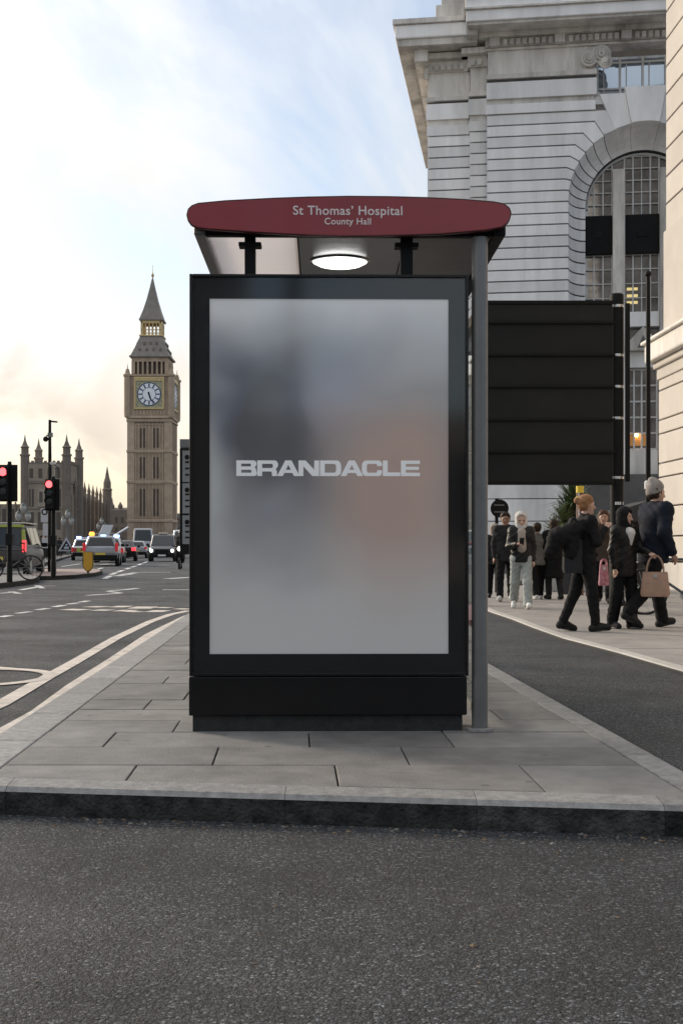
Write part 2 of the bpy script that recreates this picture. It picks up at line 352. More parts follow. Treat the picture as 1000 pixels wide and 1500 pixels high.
for (x0, d0), (x1, d1) in zip(kp[:-3], kp[1:-2]):
    n = max(1, round(math.dist((x0, d0), (x1, d1)) / 0.9))
    for k in range(n):
        a0, b0 = x0 + (x1 - x0) * k / n, d0 + (d1 - d0) * k / n; a1, b1 = x0 + (x1 - x0) * (k + 1) / n, d0 + (d1 - d0) * (k + 1) / n
        q = 0.003
        MB().loft([[(a0, b0 + q, -.02), (a0 + .15, b0 + q, -.02), (a0 + .15, b0 + q, PZ + .004), (a0 + .05, b0 + q, PZ)],
                   [(a1, b1 - q, -.02), (a1 + .15, b1 - q, -.02), (a1 + .15, b1 - q, PZ + .004), (a1 + .05, b1 - q, PZ)]]).build('kerbstone', M_kerbl, pav)

# ---- far left footway of the bridge, small islands
FZ = 0.12
f1, f2 = G(57, 826, FZ), G(105, 813, FZ); fd = ((f2[0] - f1[0]) / (f2[1] - f1[1]))
def fkx(d): return f1[0] + fd * (d - f1[1])
foot = MB().prism([(fkx(52), 52), (fkx(330), 330), (fkx(330) - 6, 330), (fkx(52) - 9, 52)], -.02, FZ).build('footway', M_slab)
tag(foot, 'raised footway with railings along the far side of the bridge', 'pavement', kind='structure')
MB().prism([(fkx(52) + .18, 52), (fkx(330) + .18, 330), (fkx(330) + .004, 330), (fkx(52) + .004, 52)], -.02, FZ + .004).build('kerb_line', M_kerbd, foot)
def blob_island(pts, label, top):
    o = MB().prism(pts, -.02, FZ).build('traffic_island', [M_kerbd]); tag(o, label, 'traffic island', kind='structure')
    c = (sum(p[0] for p in pts) / len(pts), sum(p[1] for p in pts) / len(pts))
    ins = [(c[0] + (p[0] - c[0]) * 0.93, c[1] + (p[1] - c[1]) * 0.93) for p in pts]
    MB().prism(ins, FZ + .001, FZ + .008).build('surface', top, o)
    return o
blob_island([G(-80, 868), G(0, 862), G(40, 857), G(57, 853.5), G(58, 851), G(50, 847), G(10, 845), G(-80, 847)], 'small kerbed traffic island at the left edge of the road', M_slab)
blob_island([G(42, 849.5), G(70, 850), G(110, 848), G(140, 844.5), G(150, 841.5), G(149, 839), G(140, 837.5), G(60, 838), G(42, 843)], 'long traffic island with pinkish paving carrying the yellow shield', M_pink)

# ---- painted markings
def strip(pix, w, m=M_line, z=0.005, name='painted_line', dashes=None):
    P = [G(*p) for p in pix]
    for a, b in zip(P[:-1], P[1:]): pass
    L_, R_ = [], []
    for i, p in enumerate(P):
        q = P[min(i + 1, len(P) - 1)]; o = P[max(i - 1, 0)]
        t = Vector((q[0] - o[0], q[1] - o[1])).normalized(); n_ = Vector((-t.y, t.x)) * w / 2
        L_.append((p[0] + n_.x, p[1] + n_.y, z)); R_.append((p[0] - n_.x, p[1] - n_.y, z))
    mb = MB(); mb.add(L_ + R_, [(i, len(P) + i, len(P) + i + 1, i + 1) for i in range(len(P) - 1)])
    return mb.build(name, m, road)
strip([(-60, 1060), (0, 1033), (60, 998), (110, 970), (170, 935), (220, 911), (250, 900.5), (276, 895)], 0.125, name='double_line')
strip([(-60, 1112), (0, 1077), (60, 1043), (110, 1004.5), (170, 965), (220, 930), (250, 915), (276, 902)], 0.13, name='double_line')
for a, b in (((0, 904.5), (15, 902)), ((25, 899), (44, 896.5)), ((54, 894), (70, 891.5)), ((79, 889.5), (94, 887)), ((100, 885.5), (114, 883.5)), ((118, 882.5), (129, 880.5))):
    strip([a, b], 0.14, M_white, name='lane_dash')
for a, b, w in (((96, 893), (125, 894), .35), ((130, 890), (152, 888.5), .35), ((142, 895), (158, 893.5), .3), ((170, 890), (185, 888), .3), ((176, 896), (192, 894), .3), ((188, 897), (205, 896), .3), ((203, 892), (216, 889), .4), ((224, 897), (238, 894.5), .3), ((232, 891), (246, 890), .3), ((260, 893), (276, 892), .3)):
    strip([a, b], w, M_line, name='worn_block')
for pts in ([(127, 872.5), (160, 870.5), (177, 869.5)], [(177, 869), (158, 866.5)], [(158, 866), (185, 864), (201, 862)]): strip(pts, 0.16, M_white, name='zigzag_line')
strip([(238, 864.3), (277, 864.3)], 0.22, M_white, name='give_way_line')
strip([(245, 848), (277, 846)], 0.35, M_white, name='give_way_line'); strip([(205, 838.5), (250, 838.5)], 0.35, M_white, name='give_way_line')
strip([(232, 828), (250, 828)], 0.35, M_white, name='give_way_line')
strip([(170, 844), (192, 841)], 0.3, M_white, name='lane_dash'); strip([(178, 842), (200, 839)], 0.3, M_white, name='lane_dash')
for (x0, y0), (x1, y1) in (((153, 848), (162, 843.5)), ((163, 842), (170, 839)), ((173, 838), (180, 835.5)), ((184, 834), (190, 832)), ((193, 831), (199, 829)), ((202, 828), (207, 826)), ((210, 825), (215, 823)), ((217, 822.3), (221, 820.5))):
    strip([(x0, y0), (x1, y1)], 0.2, M_white, name='centre_dash')
for a, b in (((0, 869.5), (20, 868)), ((16, 867), (28, 870)), ((30, 864.5), (56, 860)), ((54, 858), (62, 862)), ((60, 859), (82, 858.5)), ((62, 832), (78, 829)), ((90, 830), (118, 826)), ((135, 829), (160, 826)), ((140, 835), (150, 832))):
    strip([a, b], 0.16, M_white, name='lane_dash')
# elongated painted roundel at the left edge
cxr, cyr = G(5, 993); ring_o, ring_i = [], []
for k in range(40):
    t = 2 * math.pi * k / 40
    ring_o.append((cxr - .25 + .66 * math.cos(t), cyr + .72 * math.sin(t), .0075)); ring_i.append((cxr - .25 + .55 * math.cos(t), cyr + .57 * math.sin(t), .0075))
MB().add(ring_o + ring_i, [(i, (i + 1) % 40, 40 + (i + 1) % 40, 40 + i) for i in range(40)]).build('painted_roundel', M_line, road)
strip([(-40, 976), (30, 982), (78, 986.5)], 0.09, M_line, name='painted_line', z=0.009)

# grit, leaf flecks and litter on the roads, densest in the gutters
gm = MB(); gm2 = MB()
def fleck(mb, x, y, r_, z=0.0):
    a = random.uniform(0, 6.3); pts = [(x + r_ * random.uniform(.5, 1) * math.cos(a + k * 1.57), y + r_ * random.uniform(.4, 1) * math.sin(a + k * 1.57), z + .0012) for k in range(4)]
    mb.add(pts + [(x, y, z + r_ * .45)], [(0, 1, 4), (1, 2, 4), (2, 3, 4), (3, 0, 4)])
for k in range(1700):
    w_ = random.random()
    if w_ < .45: x_ = random.uniform(-1.9, 1.8); y_ = fo(x_) - .01 - abs(random.gauss(0, .09))
    elif w_ < .75: y_ = random.uniform(5, 16); x_ = random.choice((xr(y_) + .15 + abs(random.gauss(0, .12)), kx(y_) - .02 - abs(random.gauss(0, .15)), random.uniform(xr(y_) + .15, kx(y_) - .05)))
    elif w_ < .9: y_ = random.uniform(4.9, 15); x_ = xl(y_) - .25 - abs(random.gauss(0, .06))
    else: x_ = random.uniform(-1.6, 1.6); y_ = random.uniform(2.6, 4.5)
    fleck(gm if random.random() < .6 else gm2, x_, y_, random.uniform(.003, .009) if random.random() < .9 else random.uniform(.01, .018))
tag(gm.build('road_grit', mat('grit_pale', (.17, .16, .145), .9, var=.5, scale=30)), 'pale grit and tiny litter scattered in the gutters', 'grit', kind='stuff')
tag(gm2.build('leaf_flecks', mat('fleck_brown', (.12, .085, .055), .9, var=.5, scale=30)), 'brown leaf flecks scattered along the kerbs', 'leaf litter', kind='stuff')

# ============================================================ COUNTY-HALL STYLE STONE BUILDING
TH = R(8); U = Vector((math.cos(TH), -math.sin(TH), 0)); W = Vector((math.sin(TH), math.cos(TH), 0))
P0 = Vector(((627 - CX) / FPX * 46, 46, 0))
hall = empty('stone_office_building', P0, -TH, 'grand pale stone office building with arched window and heavy cornice', 'building')
def fp(px, py=800, k=0.0):
    """pixel on the facade plane pushed k metres inwards -> (u, z)"""
    ray = Vector(((px - CX) / FPX, 1, (HY - py) / FPX)); o = Vector((0, 0, CZ)); pl = P0 + W * k
    t = (pl - o).dot(W) / ray.dot(W); p = o + ray * t; return ((p - P0).dot(U), p.z)
uc = fp(945)[0]                                        # arch axis
_, zs = fp(945, 289)                                   # springing height
r1 = uc - fp(832)[0]; r0 = uc - fp(857, 289, 1.1)[0]; KD = 1.1
uML = fp(713)[0]                                       # left edge of the projecting pier
CH = 0.414; zt = fp(780, 165)[1]; NC = 33
zj = [zt - CH * i for i in range(NC + 1)]
zbot = zj[-1]
q = 0.026
def kink(z):
    h = z - zs
    if h <= 0: return None
    rk = r1 * (1.03 + 0.20 * min(1, h / (1.05 * r1)))
    if h >= rk * 0.995: return None
    return (math.sqrt(rk * rk - h * h), h, rk)
def course(ztop, zlow, side):
    """one rusticated course of the pier: flat face, radial end, curved splay into the opening"""
    pts = [(uML, zlow)]; inner = []
    kl, kt = kink(zlow), kink(ztop)
    if kl is None: pl_ = [(uc - r1, zlow)]; al = (math.pi, zlow)
    else:
        a = math.atan2(kl[1], -kl[0]); pl_ = [(uc - kl[0], zlow), (uc + r1 * math.cos(a), zs + r1 * math.sin(a))]; al = (a, None)
    if kt is None: pt_ = [(uc - r1, ztop)]; at = (math.pi, ztop)
    else:
        a = math.atan2(kt[1], -kt[0]); pt_ = [(uc - kt[0], ztop), (uc + r1 * math.cos(a), zs + r1 * math.sin(a))]; at = (a, None)
    edge = [pl_[-1]]
    if kl is None and kt is not None: edge.append((uc - r1, zs))
    if kt is not None:
        a0 = al[0]; a1 = at[0]
        for k in (1, 2): 
            a = a0 + (a1 - a0) * k / 3; edge.append((uc + r1 * math.cos(a), zs + r1 * math.sin(a)))
    edge.append(pt_[-1])
    poly = [(uML, zlow + q)] + [(u, z + q) for u, z in pl_[:-1]] + [(u, z + (q if i == 0 else (-q if i == len(edge) - 1 else 0))) for i, (u, z) in enumerate(edge)] + [(u, z - q) for u, z in pt_[:-1][::-1]] + [(uML, ztop - q)]
    f = lambda u: u if side == 0 else 2 * uc - u
    mb = MB(); pp = [(f(u), z) for u, z in poly]
    mb.prism(pp if side == 0 else pp[::-1], 0.0, 0.12, 'xzy')
    # splay
    ee = poly[1 + len(pl_) - 1: 1 + len(pl_) - 1 + len(edge)]
    cols = []
    for u, z in ee:
        if z <= zs: dirv = (-1, 0); base = (uc, z)
        else:
            dv = Vector((u - uc, z - zs)).normalized(); dirv = (dv.x, dv.y); base = (uc, zs)
        col = []
        for s_ in range(6):
            t = s_ / 5; rr = r1 + (r0 - r1) * (1 - math.cos(t * math.pi / 2)) ** 0.8; dep = KD * math.sin(t * math.pi / 2)
            col.append((f(base[0] + dirv[0] * rr), dep, base[1] + dirv[1] * rr))
        cols.append(col)
    for c0, c1 in zip(cols[:-1], cols[1:]):
        for s_ in range(5): mb.quad(c0[s_], c0[s_ + 1], c1[s_ + 1], c1[s_])
    mb.build('stone_course', M_stone, hall)
for side in (0, 1):
    for i in range(NC): course(zj[i], zj[i + 1], side)
# recessed joint wall behind the courses
def fbox(u0, u1, k0, k1, z0, z1, name, m, bevel=0, parent=None): return MB().box(u0, u1, k0, k1, z0, z1).build(name, m, parent or hall, bevel=bevel)
def wallpoly(side):
    pts = [(uML + .02, zbot - 3.5), (uc - r1 - .02, zbot - 3.5), (uc - r1 - .02, zs)]
    amax = math.atan2(zt - zs, -math.sqrt(max(0.01, (1.0 * r1) ** 2 * 1.5 - (zt - zs) ** 2))) if False else None
    k = kink(zt - .01); a1 = math.atan2(k[1], -k[0]) if k else math.pi / 2
    for t in range(1, 9):
        a = math.pi + (a1 - math.pi) * t / 8; pts.append((uc + (r1 + .02) * math.cos(a), zs + (r1 + .02) * math.sin(a)))
    if k: pts.append((uc - k[0], zt))
    pts.append((uML + .02, zt))
    pp = [(u if side == 0 else 2 * uc - u, z) for u, z in pts]
    MB().prism(pp if side == 0 else pp[::-1], 0.085, 0.14, 'xzy').build('recessed_wall', M_stoned, hall)
    # recessed joints of the splay
    cols = []
    for t in range(0, 14):
        if t == 0: d_, b_ = (-1, 0), (uc, zbot - 3.5)
        elif t == 1: d_, b_ = (-1, 0), (uc, zs)
        else:
            a = math.pi + (math.pi / 2 - math.pi) * (t - 1) / 12; d_, b_ = (math.cos(a), math.sin(a)), (uc, zs)
        col = []
        for s_ in range(6):
            tt = s_ / 5; rr = r1 + .07 + (r0 - r1) * (1 - math.cos(tt * math.pi / 2)) ** 0.8; dep = .06 + KD * math.sin(tt * math.pi / 2)
            u = b_[0] + d_[0] * rr; col.append((u if side == 0 else 2 * uc - u, dep, b_[1] + d_[1] * rr))
        cols.append(col)
    mb = MB()
    for c0, c1 in zip(cols[:-1], cols[1:]):
        for s_ in range(5): mb.quad(c0[s_], c0[s_ + 1], c1[s_ + 1], c1[s_])
    mb.build('recessed_splay', M_stoned, hall)
wallpoly(0); wallpoly(1)
# wedge-shaped stones over the arch up to the keystone
k = kink(zt - .01); aS = math.atan2(k[1], -k[0]) if k else R(125)
ztop2 = fp(890, 137)[1]
kz = fp(945, 127)[1]
angs = [aS, R(113), R(100.5)]
def voussoir(a0, a1, top, proud, name='voussoir'):
    g_ = 0.006
    def up(a):
        h = top - zs; return (uc + h / math.tan(a), top) if abs(a - math.pi / 2) > 1e-3 else (uc, top)
    arc = [(uc + r1 * math.cos(a0 + (a1 - a0) * t / 4), zs + r1 * math.sin(a0 + (a1 - a0) * t / 4)) for t in range(5)]
    arc[0] = (arc[0][0] + g_, arc[0][1]); arc[-1] = (arc[-1][0] - g_, arc[-1][1])
    tl, tr = up(a0), up(a1)
    poly = arc + [(tr[0] - g_, tr[1]), (tl[0] + g_, tl[1])]
    mb = MB().prism(poly, -proud, 0.25, 'xzy')
    cols = []
    for u, z in arc:
        dv = Vector((u - uc, z - zs)).normalized(); col = []
        for s_ in range(6):
            t = s_ / 5; rr = r1 + (r0 - r1) * (1 - math.cos(t * math.pi / 2)) ** 0.8; col.append((uc + dv.x * rr, KD * math.sin(t * math.pi / 2) - (proud if s_ == 0 else 0), zs + dv.y * rr))
        cols.append(col)
    for c0, c1 in zip(cols[:-1], cols[1:]):
        for s_ in range(5): mb.quad(c0[s_], c0[s_ + 1], c1[s_ + 1], c1[s_])
    mb.build(name, M_stone, hall)
voussoir(angs[0], angs[1], ztop2, 0.02); voussoir(angs[1], angs[2], ztop2, 0.03)
voussoir(angs[2], math.pi - angs[2], kz, 0.14, 'keystone')
voussoir(math.pi - angs[2], math.pi - angs[1], ztop2, 0.03); voussoir(math.pi - angs[1], math.pi - angs[0], ztop2, 0.02)
# the flat bands above the courses
uPR = fp(871)[0]
zb = lambda y, x=780: fp(x, y)[1]
for sgn in (0, 1):
    f = (lambda a, b: (a, b)) if sgn == 0 else (lambda a, b: (2 * uc - b, 2 * uc - a))
    def band(a, b, k0, k1, z0, z1, name, m=M_stone, bev=0.0): u0, u1 = f(a, b); fbox(u0, u1, k0, k1, z0, z1, name, m, bev)
    band(uML - .05, uPR + .02, -.06, .3, zt + .012, zb(151), 'stone_band')
    band(uML + .0, uPR - .02, 0, .3, zb(151) + .002, zb(143), 'stone_band', M_stone2)
    band(uML - .02, uPR + .06, -.10, .3, zb(143) + .002, zb(119), 'stone_band')
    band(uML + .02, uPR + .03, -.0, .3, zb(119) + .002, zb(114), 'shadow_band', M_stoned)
    band(uML - .02, uPR + .06, -.13, .3, zb(114) + .002, zb(107), 'moulding', M_stone2)
    band(uML + .03, uPR + .02, -.03, .3, zb(107) + .002, zb(72), 'frieze_stone', M_stone2)
    # left flank of the pier above the arch: window reveal
    band(uPR - .3, uPR, .302, 1.4, zt + .1, zb(72), 'reveal', M_stone2)
fbox(uPR - .6, uPR + .5, .301, .6, zt - .1, ztop2 - .06, 'backing_wall', M_stone2)
fbox(2 * uc - uPR - .5, 2 * uc - uPR + .6, .301, .6, zt - .1, ztop2 - .06, 'backing_wall', M_stone2)
# scroll ornament beside the window
for (cx_, cy_, rr_) in ((862, 88, .24), (880, 82, .30), (886, 92, .2)):
    u, z = fp(cx_, cy_); mb = MB()
    for rad, dep in ((rr_, -.17), (rr_ * .62, -.23), (rr_ * .3, -.28)):
        ro = [(rad * math.cos(a), rad * math.sin(a)) for a in [2 * math.pi * t / 18 for t in range(18)]]
        for t in range(18):
            a, b = ro[t], ro[(t + 1) % 18]; mb.tube((u + a[0], dep, z + a[1]), (u + b[0], dep, z + b[1]), .065, .065, 6)
    mb.build('scroll', M_stone2, hall, smooth=50)
# entablature over the pier and the window: dentils, cornice, blocking course
uE = 2 * uc - uML
fbox(uML - .05, uE + .05, -.12, .6, zb(72) + .002, zb(68.5), 'moulding', M_stone2)
zd0, zd1 = zb(68), zb(57)
fbox(uML - .06, uE + .06, -.18, .6, zd0, zd1, 'dentil_back', M_stone2)
dm = MB().box(0, .15, -.13, 0, 0, zd1 - zd0 - .06).mesh('dentil'); dm.materials.append(M_stone2)
dm2 = MB().box(0, .36, -.22, 0, -.03, zd1 - zd0).mesh('dentil_block'); dm2.materials.append(M_stone2)
u = uML + .1; cnt = 0
while u < uE:
    if cnt % 9 == 0: o = link('dentil_block', dm2, hall, loc=(u, -.182, zd0)); u += .5
    else: o = link('dentil', dm, hall, loc=(u, -.182, zd0 + .02)); u += .235
    cnt += 1
fbox(uML - .3, uE + .3, -.45, .6, zd1 + .002, zb(50), 'moulding', M_stone2)
fbox(uML - .65, uE + .65, -1.15, .6, zb(50) + .002, zb(46), 'soffit', M_stone2)
fbox(uML - .72, uE + .72, -1.25, .6, zb(46) + .002, zb(30), 'cornice', M_stone, 0.03)
fbox(uML - .80, uE + .80, -1.35, .6, zb(30) + .002, zb(27.5), 'moulding', M_stone2)
fbox(uML - .76, uE + .76, -1.2, .6, zb(27.5) + .002, zb(12), 'blocking_course', M_stone, 0.03)
fbox(uML - .82, uE + .82, -1.3, .6, zb(12) + .002, zb(8), 'moulding', M_stone2)
fbox(uML + .9, uE, -.2, .6, zb(8) + .002, zb(-60), 'attic_wall', M_stone2)
for i in range(14): fbox(uML - .3 + i * .62, uML - .08 + i * .62, -.95, -.7, zb(8) + .004, zb(-16), 'baluster', M_stone2, 0.04)
fbox(uML - .6, uE + .6, -1.05, -.6, zb(-16) + .002, zb(-26), 'balustrade_rail', M_stone2)
# left bay (two set-back planes)
uA0, uA1, uB1 = fp(626, 800, .7)[0], fp(688, 800, .7)[0], uML
zl = lambda y: fp(655, y, .7)[1]
ncl = 36; zl0 = zl(198)
for i in range(ncl):
    z1_ = zl0 - CH * i; fbox(uA0, uA1, .7, 1.2, z1_ - CH + q, z1_ - q, 'stone_course', M_stone)
    fbox(uA1 + .003, uB1 - .003, .38, 1.2, z1_ - CH + q, z1_ - q, 'stone_course', M_stone)
fbox(uA0 + .04, uB1, .76, 1.6, 0, zl0, 'recessed_wall', M_stoned)
for i in range(9):      # return flank of the corner
    pass
MB().box(uA0 + .02, uA0 + .9, .9, 14.5, 0, zl(60)).build('flank_wall', M_stone, hall)
MB().box(uA0 + .9, uE + 6, 2.4, 14.5, 0, zl(60)).build('core_wall', M_stoned, hall)
for k0, ua, ub, y0 in ((.7, uA0, uA1, 0), (.38, uA1 + .003, uB1, 0)):
    e = .003 if k0 < .5 else 0
    fbox(ua - .03 + e, ub, k0 - .05, 1.2, zl0 + .002, zl(184), 'stone_band', M_stone)
    fbox(ua, ub, k0, 1.2, zl(184) + .002, zl(175), 'stone_band', M_stone2)
    fbox(ua - .05 + e, ub, k0 - .08, 1.2, zl(175) + .002, zl(152), 'stone_band', M_stone)
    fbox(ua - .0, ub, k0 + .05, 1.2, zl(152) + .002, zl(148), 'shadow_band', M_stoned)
    fbox(ua - .05 + e, ub, k0 - .11, 1.2, zl(148) + .002, zl(142), 'moulding', M_stone2)
    fbox(ua + .02, ub, k0, 1.2, zl(142) + .002, zl(106), 'frieze_stone', M_stone2)
    fbox(ua - .08 + e, ub, k0 - .12, 1.2, zl(106) + .002, zl(90), 'dentil_back', M_stone2)
    u = ua + .05
    while u < ub - .2: link('dentil', dm, hall, loc=(u, k0 - .122, zl(105))); u += .235
    fbox(ua - .3 + e, ub, k0 - .4, 1.2, zl(90) + .002, zl(82), 'moulding', M_stone2)
cor = MB(); cz0, cz1 = zl(80), zl(46)
# main left cornice wraps round the corner and runs back along the flank
ov = 1.05
cor.box(uA0 - ov, uA1 + .3, -.35, 14.6, cz0, cz0 + .25); cor.build('soffit', M_stone2, hall)
MB().box(uA0 - ov - .08, uA1 + .32, -.45, 14.7, cz0 + .252, cz1 - .12).build('cornice', M_stone, hall, bevel=.05)
MB().box(uA0 - ov - .16, uA1 + .34, -.55, 14.8, cz1 - .118, cz1 + .06).build('moulding', M_stone2, hall)
MB().box(uA1 + .342, uML - .75, -.75, 2.0, cz0 + .12, cz1 + .25).build('cornice', M_stone2, hall, bevel=.04)
MB().box(uA0 - .45, uA0 + .05, .0, 14.3, cz0 - .45, cz0 - .002).build('moulding', M_stone2, hall)
MB().box(uA0 - .12, uA0 + .018, .6, 14.3, cz0 - .9, cz0 - .452).build('moulding', M_stone2, hall)
for i in range(8):       # return courses on the flank seen under the cornice
    pass
MB().box(uA0 + .35, uA1 + .9, .0, 3.2, cz1 + .062, cz1 + .75).build('parapet_block', M_stone2, hall, bevel=.04)
MB().box(uA0 + .55, uA1 + .8, .15, 3.0, cz1 + .752, cz1 + 1.15).build('parapet_block', M_stone2, hall, bevel=.04)
MB().box(uA0 + .70, uA1 + .7, .3, 2.8, cz1 + 1.152, cz1 + 2.6).build('parapet_block', M_stone2, hall, bevel=.04)
# tall window in the arch: glass, stone mullions, dark spandrels
kg = KD + .25
um = lambda x: fp(x, 800, KD)[0]
zm = lambda y: fp(930, y, KD)[1]
for side in (0, 1):
    a, b = um(897), um(915)
    if side: a, b = 2 * uc - b, 2 * uc - a
    fbox(a, b, KD - .12, kg + .2, zbot - 3.4, zs + r0 * .93 - (.25 if False else .55), 'stone_mullion', M_stone2, .03)
MB().prism([(uc + r0 * 1.03 * math.cos(a), zs + r0 * 1.03 * math.sin(a)) for a in [math.pi * t / 24 for t in range(25)]], kg + .12, kg + .18, 'xzy').build('window_glass', M_pane, hall)
fbox(uc - r0 * 1.03, uc + r0 * 1.03, kg + .12, kg + .18, zbot - 3.4, zs - .003, 'window_glass', M_pane)
mbh = MB()   # arched white head frame
aa = [math.pi * t / 28 for t in range(29)]
for a0, a1 in zip(aa[:-1], aa[1:]): mbh.tube((uc + r0 * .97 * math.cos(a0), kg + .05, zs + r0 * .97 * math.sin(a0)), (uc + r0 * .97 * math.cos(a1), kg + .05, zs + r0 * .97 * math.sin(a1)), .05, .05, 6)
mbh.build('arched_frame', M_sash, hall)
lights_ = [(um(857), um(897)), (um(915), 2 * uc - um(915)), (2 * uc - um(897), 2 * uc - um(857))]
z313, z370, z455 = zm(313), zm(370), zm(455)
for a, b in lights_:
    w_ = b - a
    fbox(a + .01, b - .01, KD + .05, KD + .3, z370, z313, 'spandrel_panel', M_blackm, .02)
    fbox(a + w_ * .35, b - w_ * .35, KD + .02, KD + .05, (z370 + z313) / 2 - .12, (z370 + z313) / 2 + .12, 'spandrel_boss', M_blackm, .02)
    nb = 4 if w_ > 1.2 else 3
    for (zlo, zhi, rowsn) in ((z313, zs + r0 * .93, 5), (z455, z370, 4)):
        for t in range(nb + 1):
            x = a + w_ * t / nb; h = abs(x - uc); top = zhi
            if zhi > zs: top = min(zhi, zs + math.sqrt(max(0.02, (r0 * .97) ** 2 - h * h)))
            th = .026 if t in (0, 1, nb - 1, nb) else .015
            fbox(x - th, x + th, kg, kg + .1, zlo, top, 'glazing_bar', M_sash)
        for t in range(rowsn + 1):
            z = zlo + (zhi - zlo) * t / rowsn
            aa_, bb_ = a, b
            if z > zs:
                lim = math.sqrt(max(0.0, (r0 * .97) ** 2 - (z - zs) ** 2)); aa_, bb_ = max(a, uc - lim), min(b, uc + lim)
            if bb_ - aa_ > .1: fbox(aa_, bb_, kg + .012, kg + .09, z - .016, z + .016, 'glazing_bar', M_sash)
# lower part: sill, pedimented stone surround, tall lower window
fbox(um(915) + .02, 2 * uc - um(915) - .02, KD - .02, kg + .2, zm(478), z455 - .04, 'sill_stone', M_stone)
pu0, pu1 = um(918), 2 * uc - um(918); zp = zm(478)
MB().prism([(pu0 - .1, zp - .75), (pu0 - .1, zp - .95), (pu1 + .1, zp - .95), (pu1 + .1, zp - .75), (uc, zp - .05)][::-1], KD - .35, KD - .03, 'xzy').build('pediment', M_stone2, hall, bevel=.03)
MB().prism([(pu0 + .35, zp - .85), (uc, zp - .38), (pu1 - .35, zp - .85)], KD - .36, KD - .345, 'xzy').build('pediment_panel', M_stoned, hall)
fbox(pu0, pu1, KD - .02, kg + .2, zm(538), zp - .96, 'surround_stone', M_stone)
for t in range(5):
    x = pu0 + (pu1 - pu0) * t / 4; fbox(x - .03, x + .03, kg, kg + .1, zm(657), zm(540), 'glazing_bar', M_sash)
for t in range(6):
    z = zm(657) + (zm(540) - zm(657)) * t / 5; fbox(pu0, pu1, kg + .012, kg + .09, z - .03, z + .03, 'glazing_bar', M_sash)
fbox(pu0, pu1, KD - .02, kg + .2, zbot - 3.4, zm(659), 'apron_stone', M_stone2)
fbox(pu0 + .1, pu0 + .75, kg + .1, kg + .118, zm(652), zm(632), 'lit_blind', mat('lit_blind', (.35, .2, .08), .8, emis=(1, .45, .12), estr=.10))
MB().ball((pu0 + .38, kg + .06, zm(636)), .07).build('room_lamp', M_roomlamp, hall)
for y_ in (418, 428, 438): fbox(um(919), um(935), kg + .1, kg + .117, zm(y_ + 4), zm(y_), 'lit_blind', mat('lit_room', (.4, .34, .15), .8, emis=(1, .8, .35), estr=.35))
# window above the arch
kw = .9
fbox(uPR, 2 * uc - uPR, kw + .1, kw + .15, ztop2 - .3, zb(74), 'window_glass', mat('sky_pane', (.42, .50, .60), .03, spec=1.0, metal=.75))
uw0, uw1 = uPR + .15, 2 * uc - uPR - .15
for t in range(5):
    x = uw0 + (uw1 - uw0) * t / 4; fbox(x - .04, x + .04, kw, kw + .09, ztop2 - .3, zb(76), 'glazing_bar', M_sash)
    if t < 4: fbox(x + .22, x + .25, kw + .01, kw + .08, ztop2 - .3, zb(84), 'glazing_bar', M_sash)
for z in (zb(84), zb(122)): fbox(uw0, uw1, kw + .012, kw + .085, z - .03, z + .03, 'glazing_bar', M_sash)
fbox(uPR, 2 * uc - uPR, .1, kw + .2, ztop2 - .32, ztop2 - .05, 'window_sill', M_stone)
# ground storey: smooth bands and plinth
zg = [zbot, zbot - .62, zbot - 1.45, zbot - 2.3, .35]
for i, (a, b) in enumerate(zip(zg[:-1], zg[1:])):
    fbox(uA0 - .06, uA1, .62, 1.2, b + .015, a - .02, 'ground_course', M_stone); fbox(uA1 + .003, uB1 - .003, .3, 1.2, b + .015, a - .02, 'ground_course', M_stone)
    for sgn in (0, 1):
        ua, ub = (uML - .05, uc - r1) if sgn == 0 else (uc + r1, uE + .05)
        fbox(ua, ub, -.07, .3, b + .015, a - .02, 'ground_course', M_stone)
fbox(uA0 - .12, uE + .1, -.16, .75, 0, .33, 'plinth', M_stoned)
fbox(uA0 + .03, uE, .72, .8, 0, zbot + .3, 'recessed_wall', M_stoned)
fbox(uML + .01, uc - r1 - .02, .02, .1, .33, zbot + .1, 'recessed_wall', M_stoned)

# ============================================================ NEAR WING AT THE RIGHT EDGE
wa = Vector((-0.033, 1, 0)).normalized(); wn = Vector((wa.y, -wa.x, 0))      # along (away), into the building (right)
WC = Vector(((975 - CX) / FPX * 30, 30, 0))
wing = empty('stone_wing_building', WC, math.atan2(-wa.x, wa.y), 'cream banded stone building corner at the right edge of the photo', 'building')
# local: y = away (0 at the far corner, negative towards the viewer), x = into the building
zw = lambda y: CZ + (HY - y) / 60.0
zc_ = zw(339); n = 0
while zc_ < 24:
    MB().box(0, .6, -24, 0, zc_ + .02, zc_ + .65).build('stone_course', M_cream, wing, bevel=.02); zc_ += .67
MB().box(.06, 8, -23.9, -.06, 0, 24).build('wall_core', M_stoned, wing)
MB().box(-.05, .6, -24, .05, zw(497), zw(339) - .0).build('plain_band', M_cream, wing, bevel=.02)
MB().box(-.50, .6, -24, .50, zw(512) + .16, zw(497) - .003).build('cornice', M_stone2, wing, bevel=.03)
MB().box(-.42, .6, -24, .42, zw(530), zw(512) + .157).build('cornice', M_stone2, wing, bevel=.05)
MB().box(-.26, .6, -24, .26, zw(540), zw(530) - .003).build('moulding', M_cream, wing, bevel=.05)
MB().box(-.18, .6, -24, .18, zw(556), zw(540) - .003).build('moulding', M_cream, wing, bevel=.03)
zz = zw(556) - .003
for h_ in (.28, .72, .34, .72, .34, .72, .72, .6):
    if zz - h_ < .3: break
    MB().box(-.14, .6, -24, .14, zz - h_ + .03, zz).build('stone_course', M_cream, wing, bevel=.02); zz -= h_
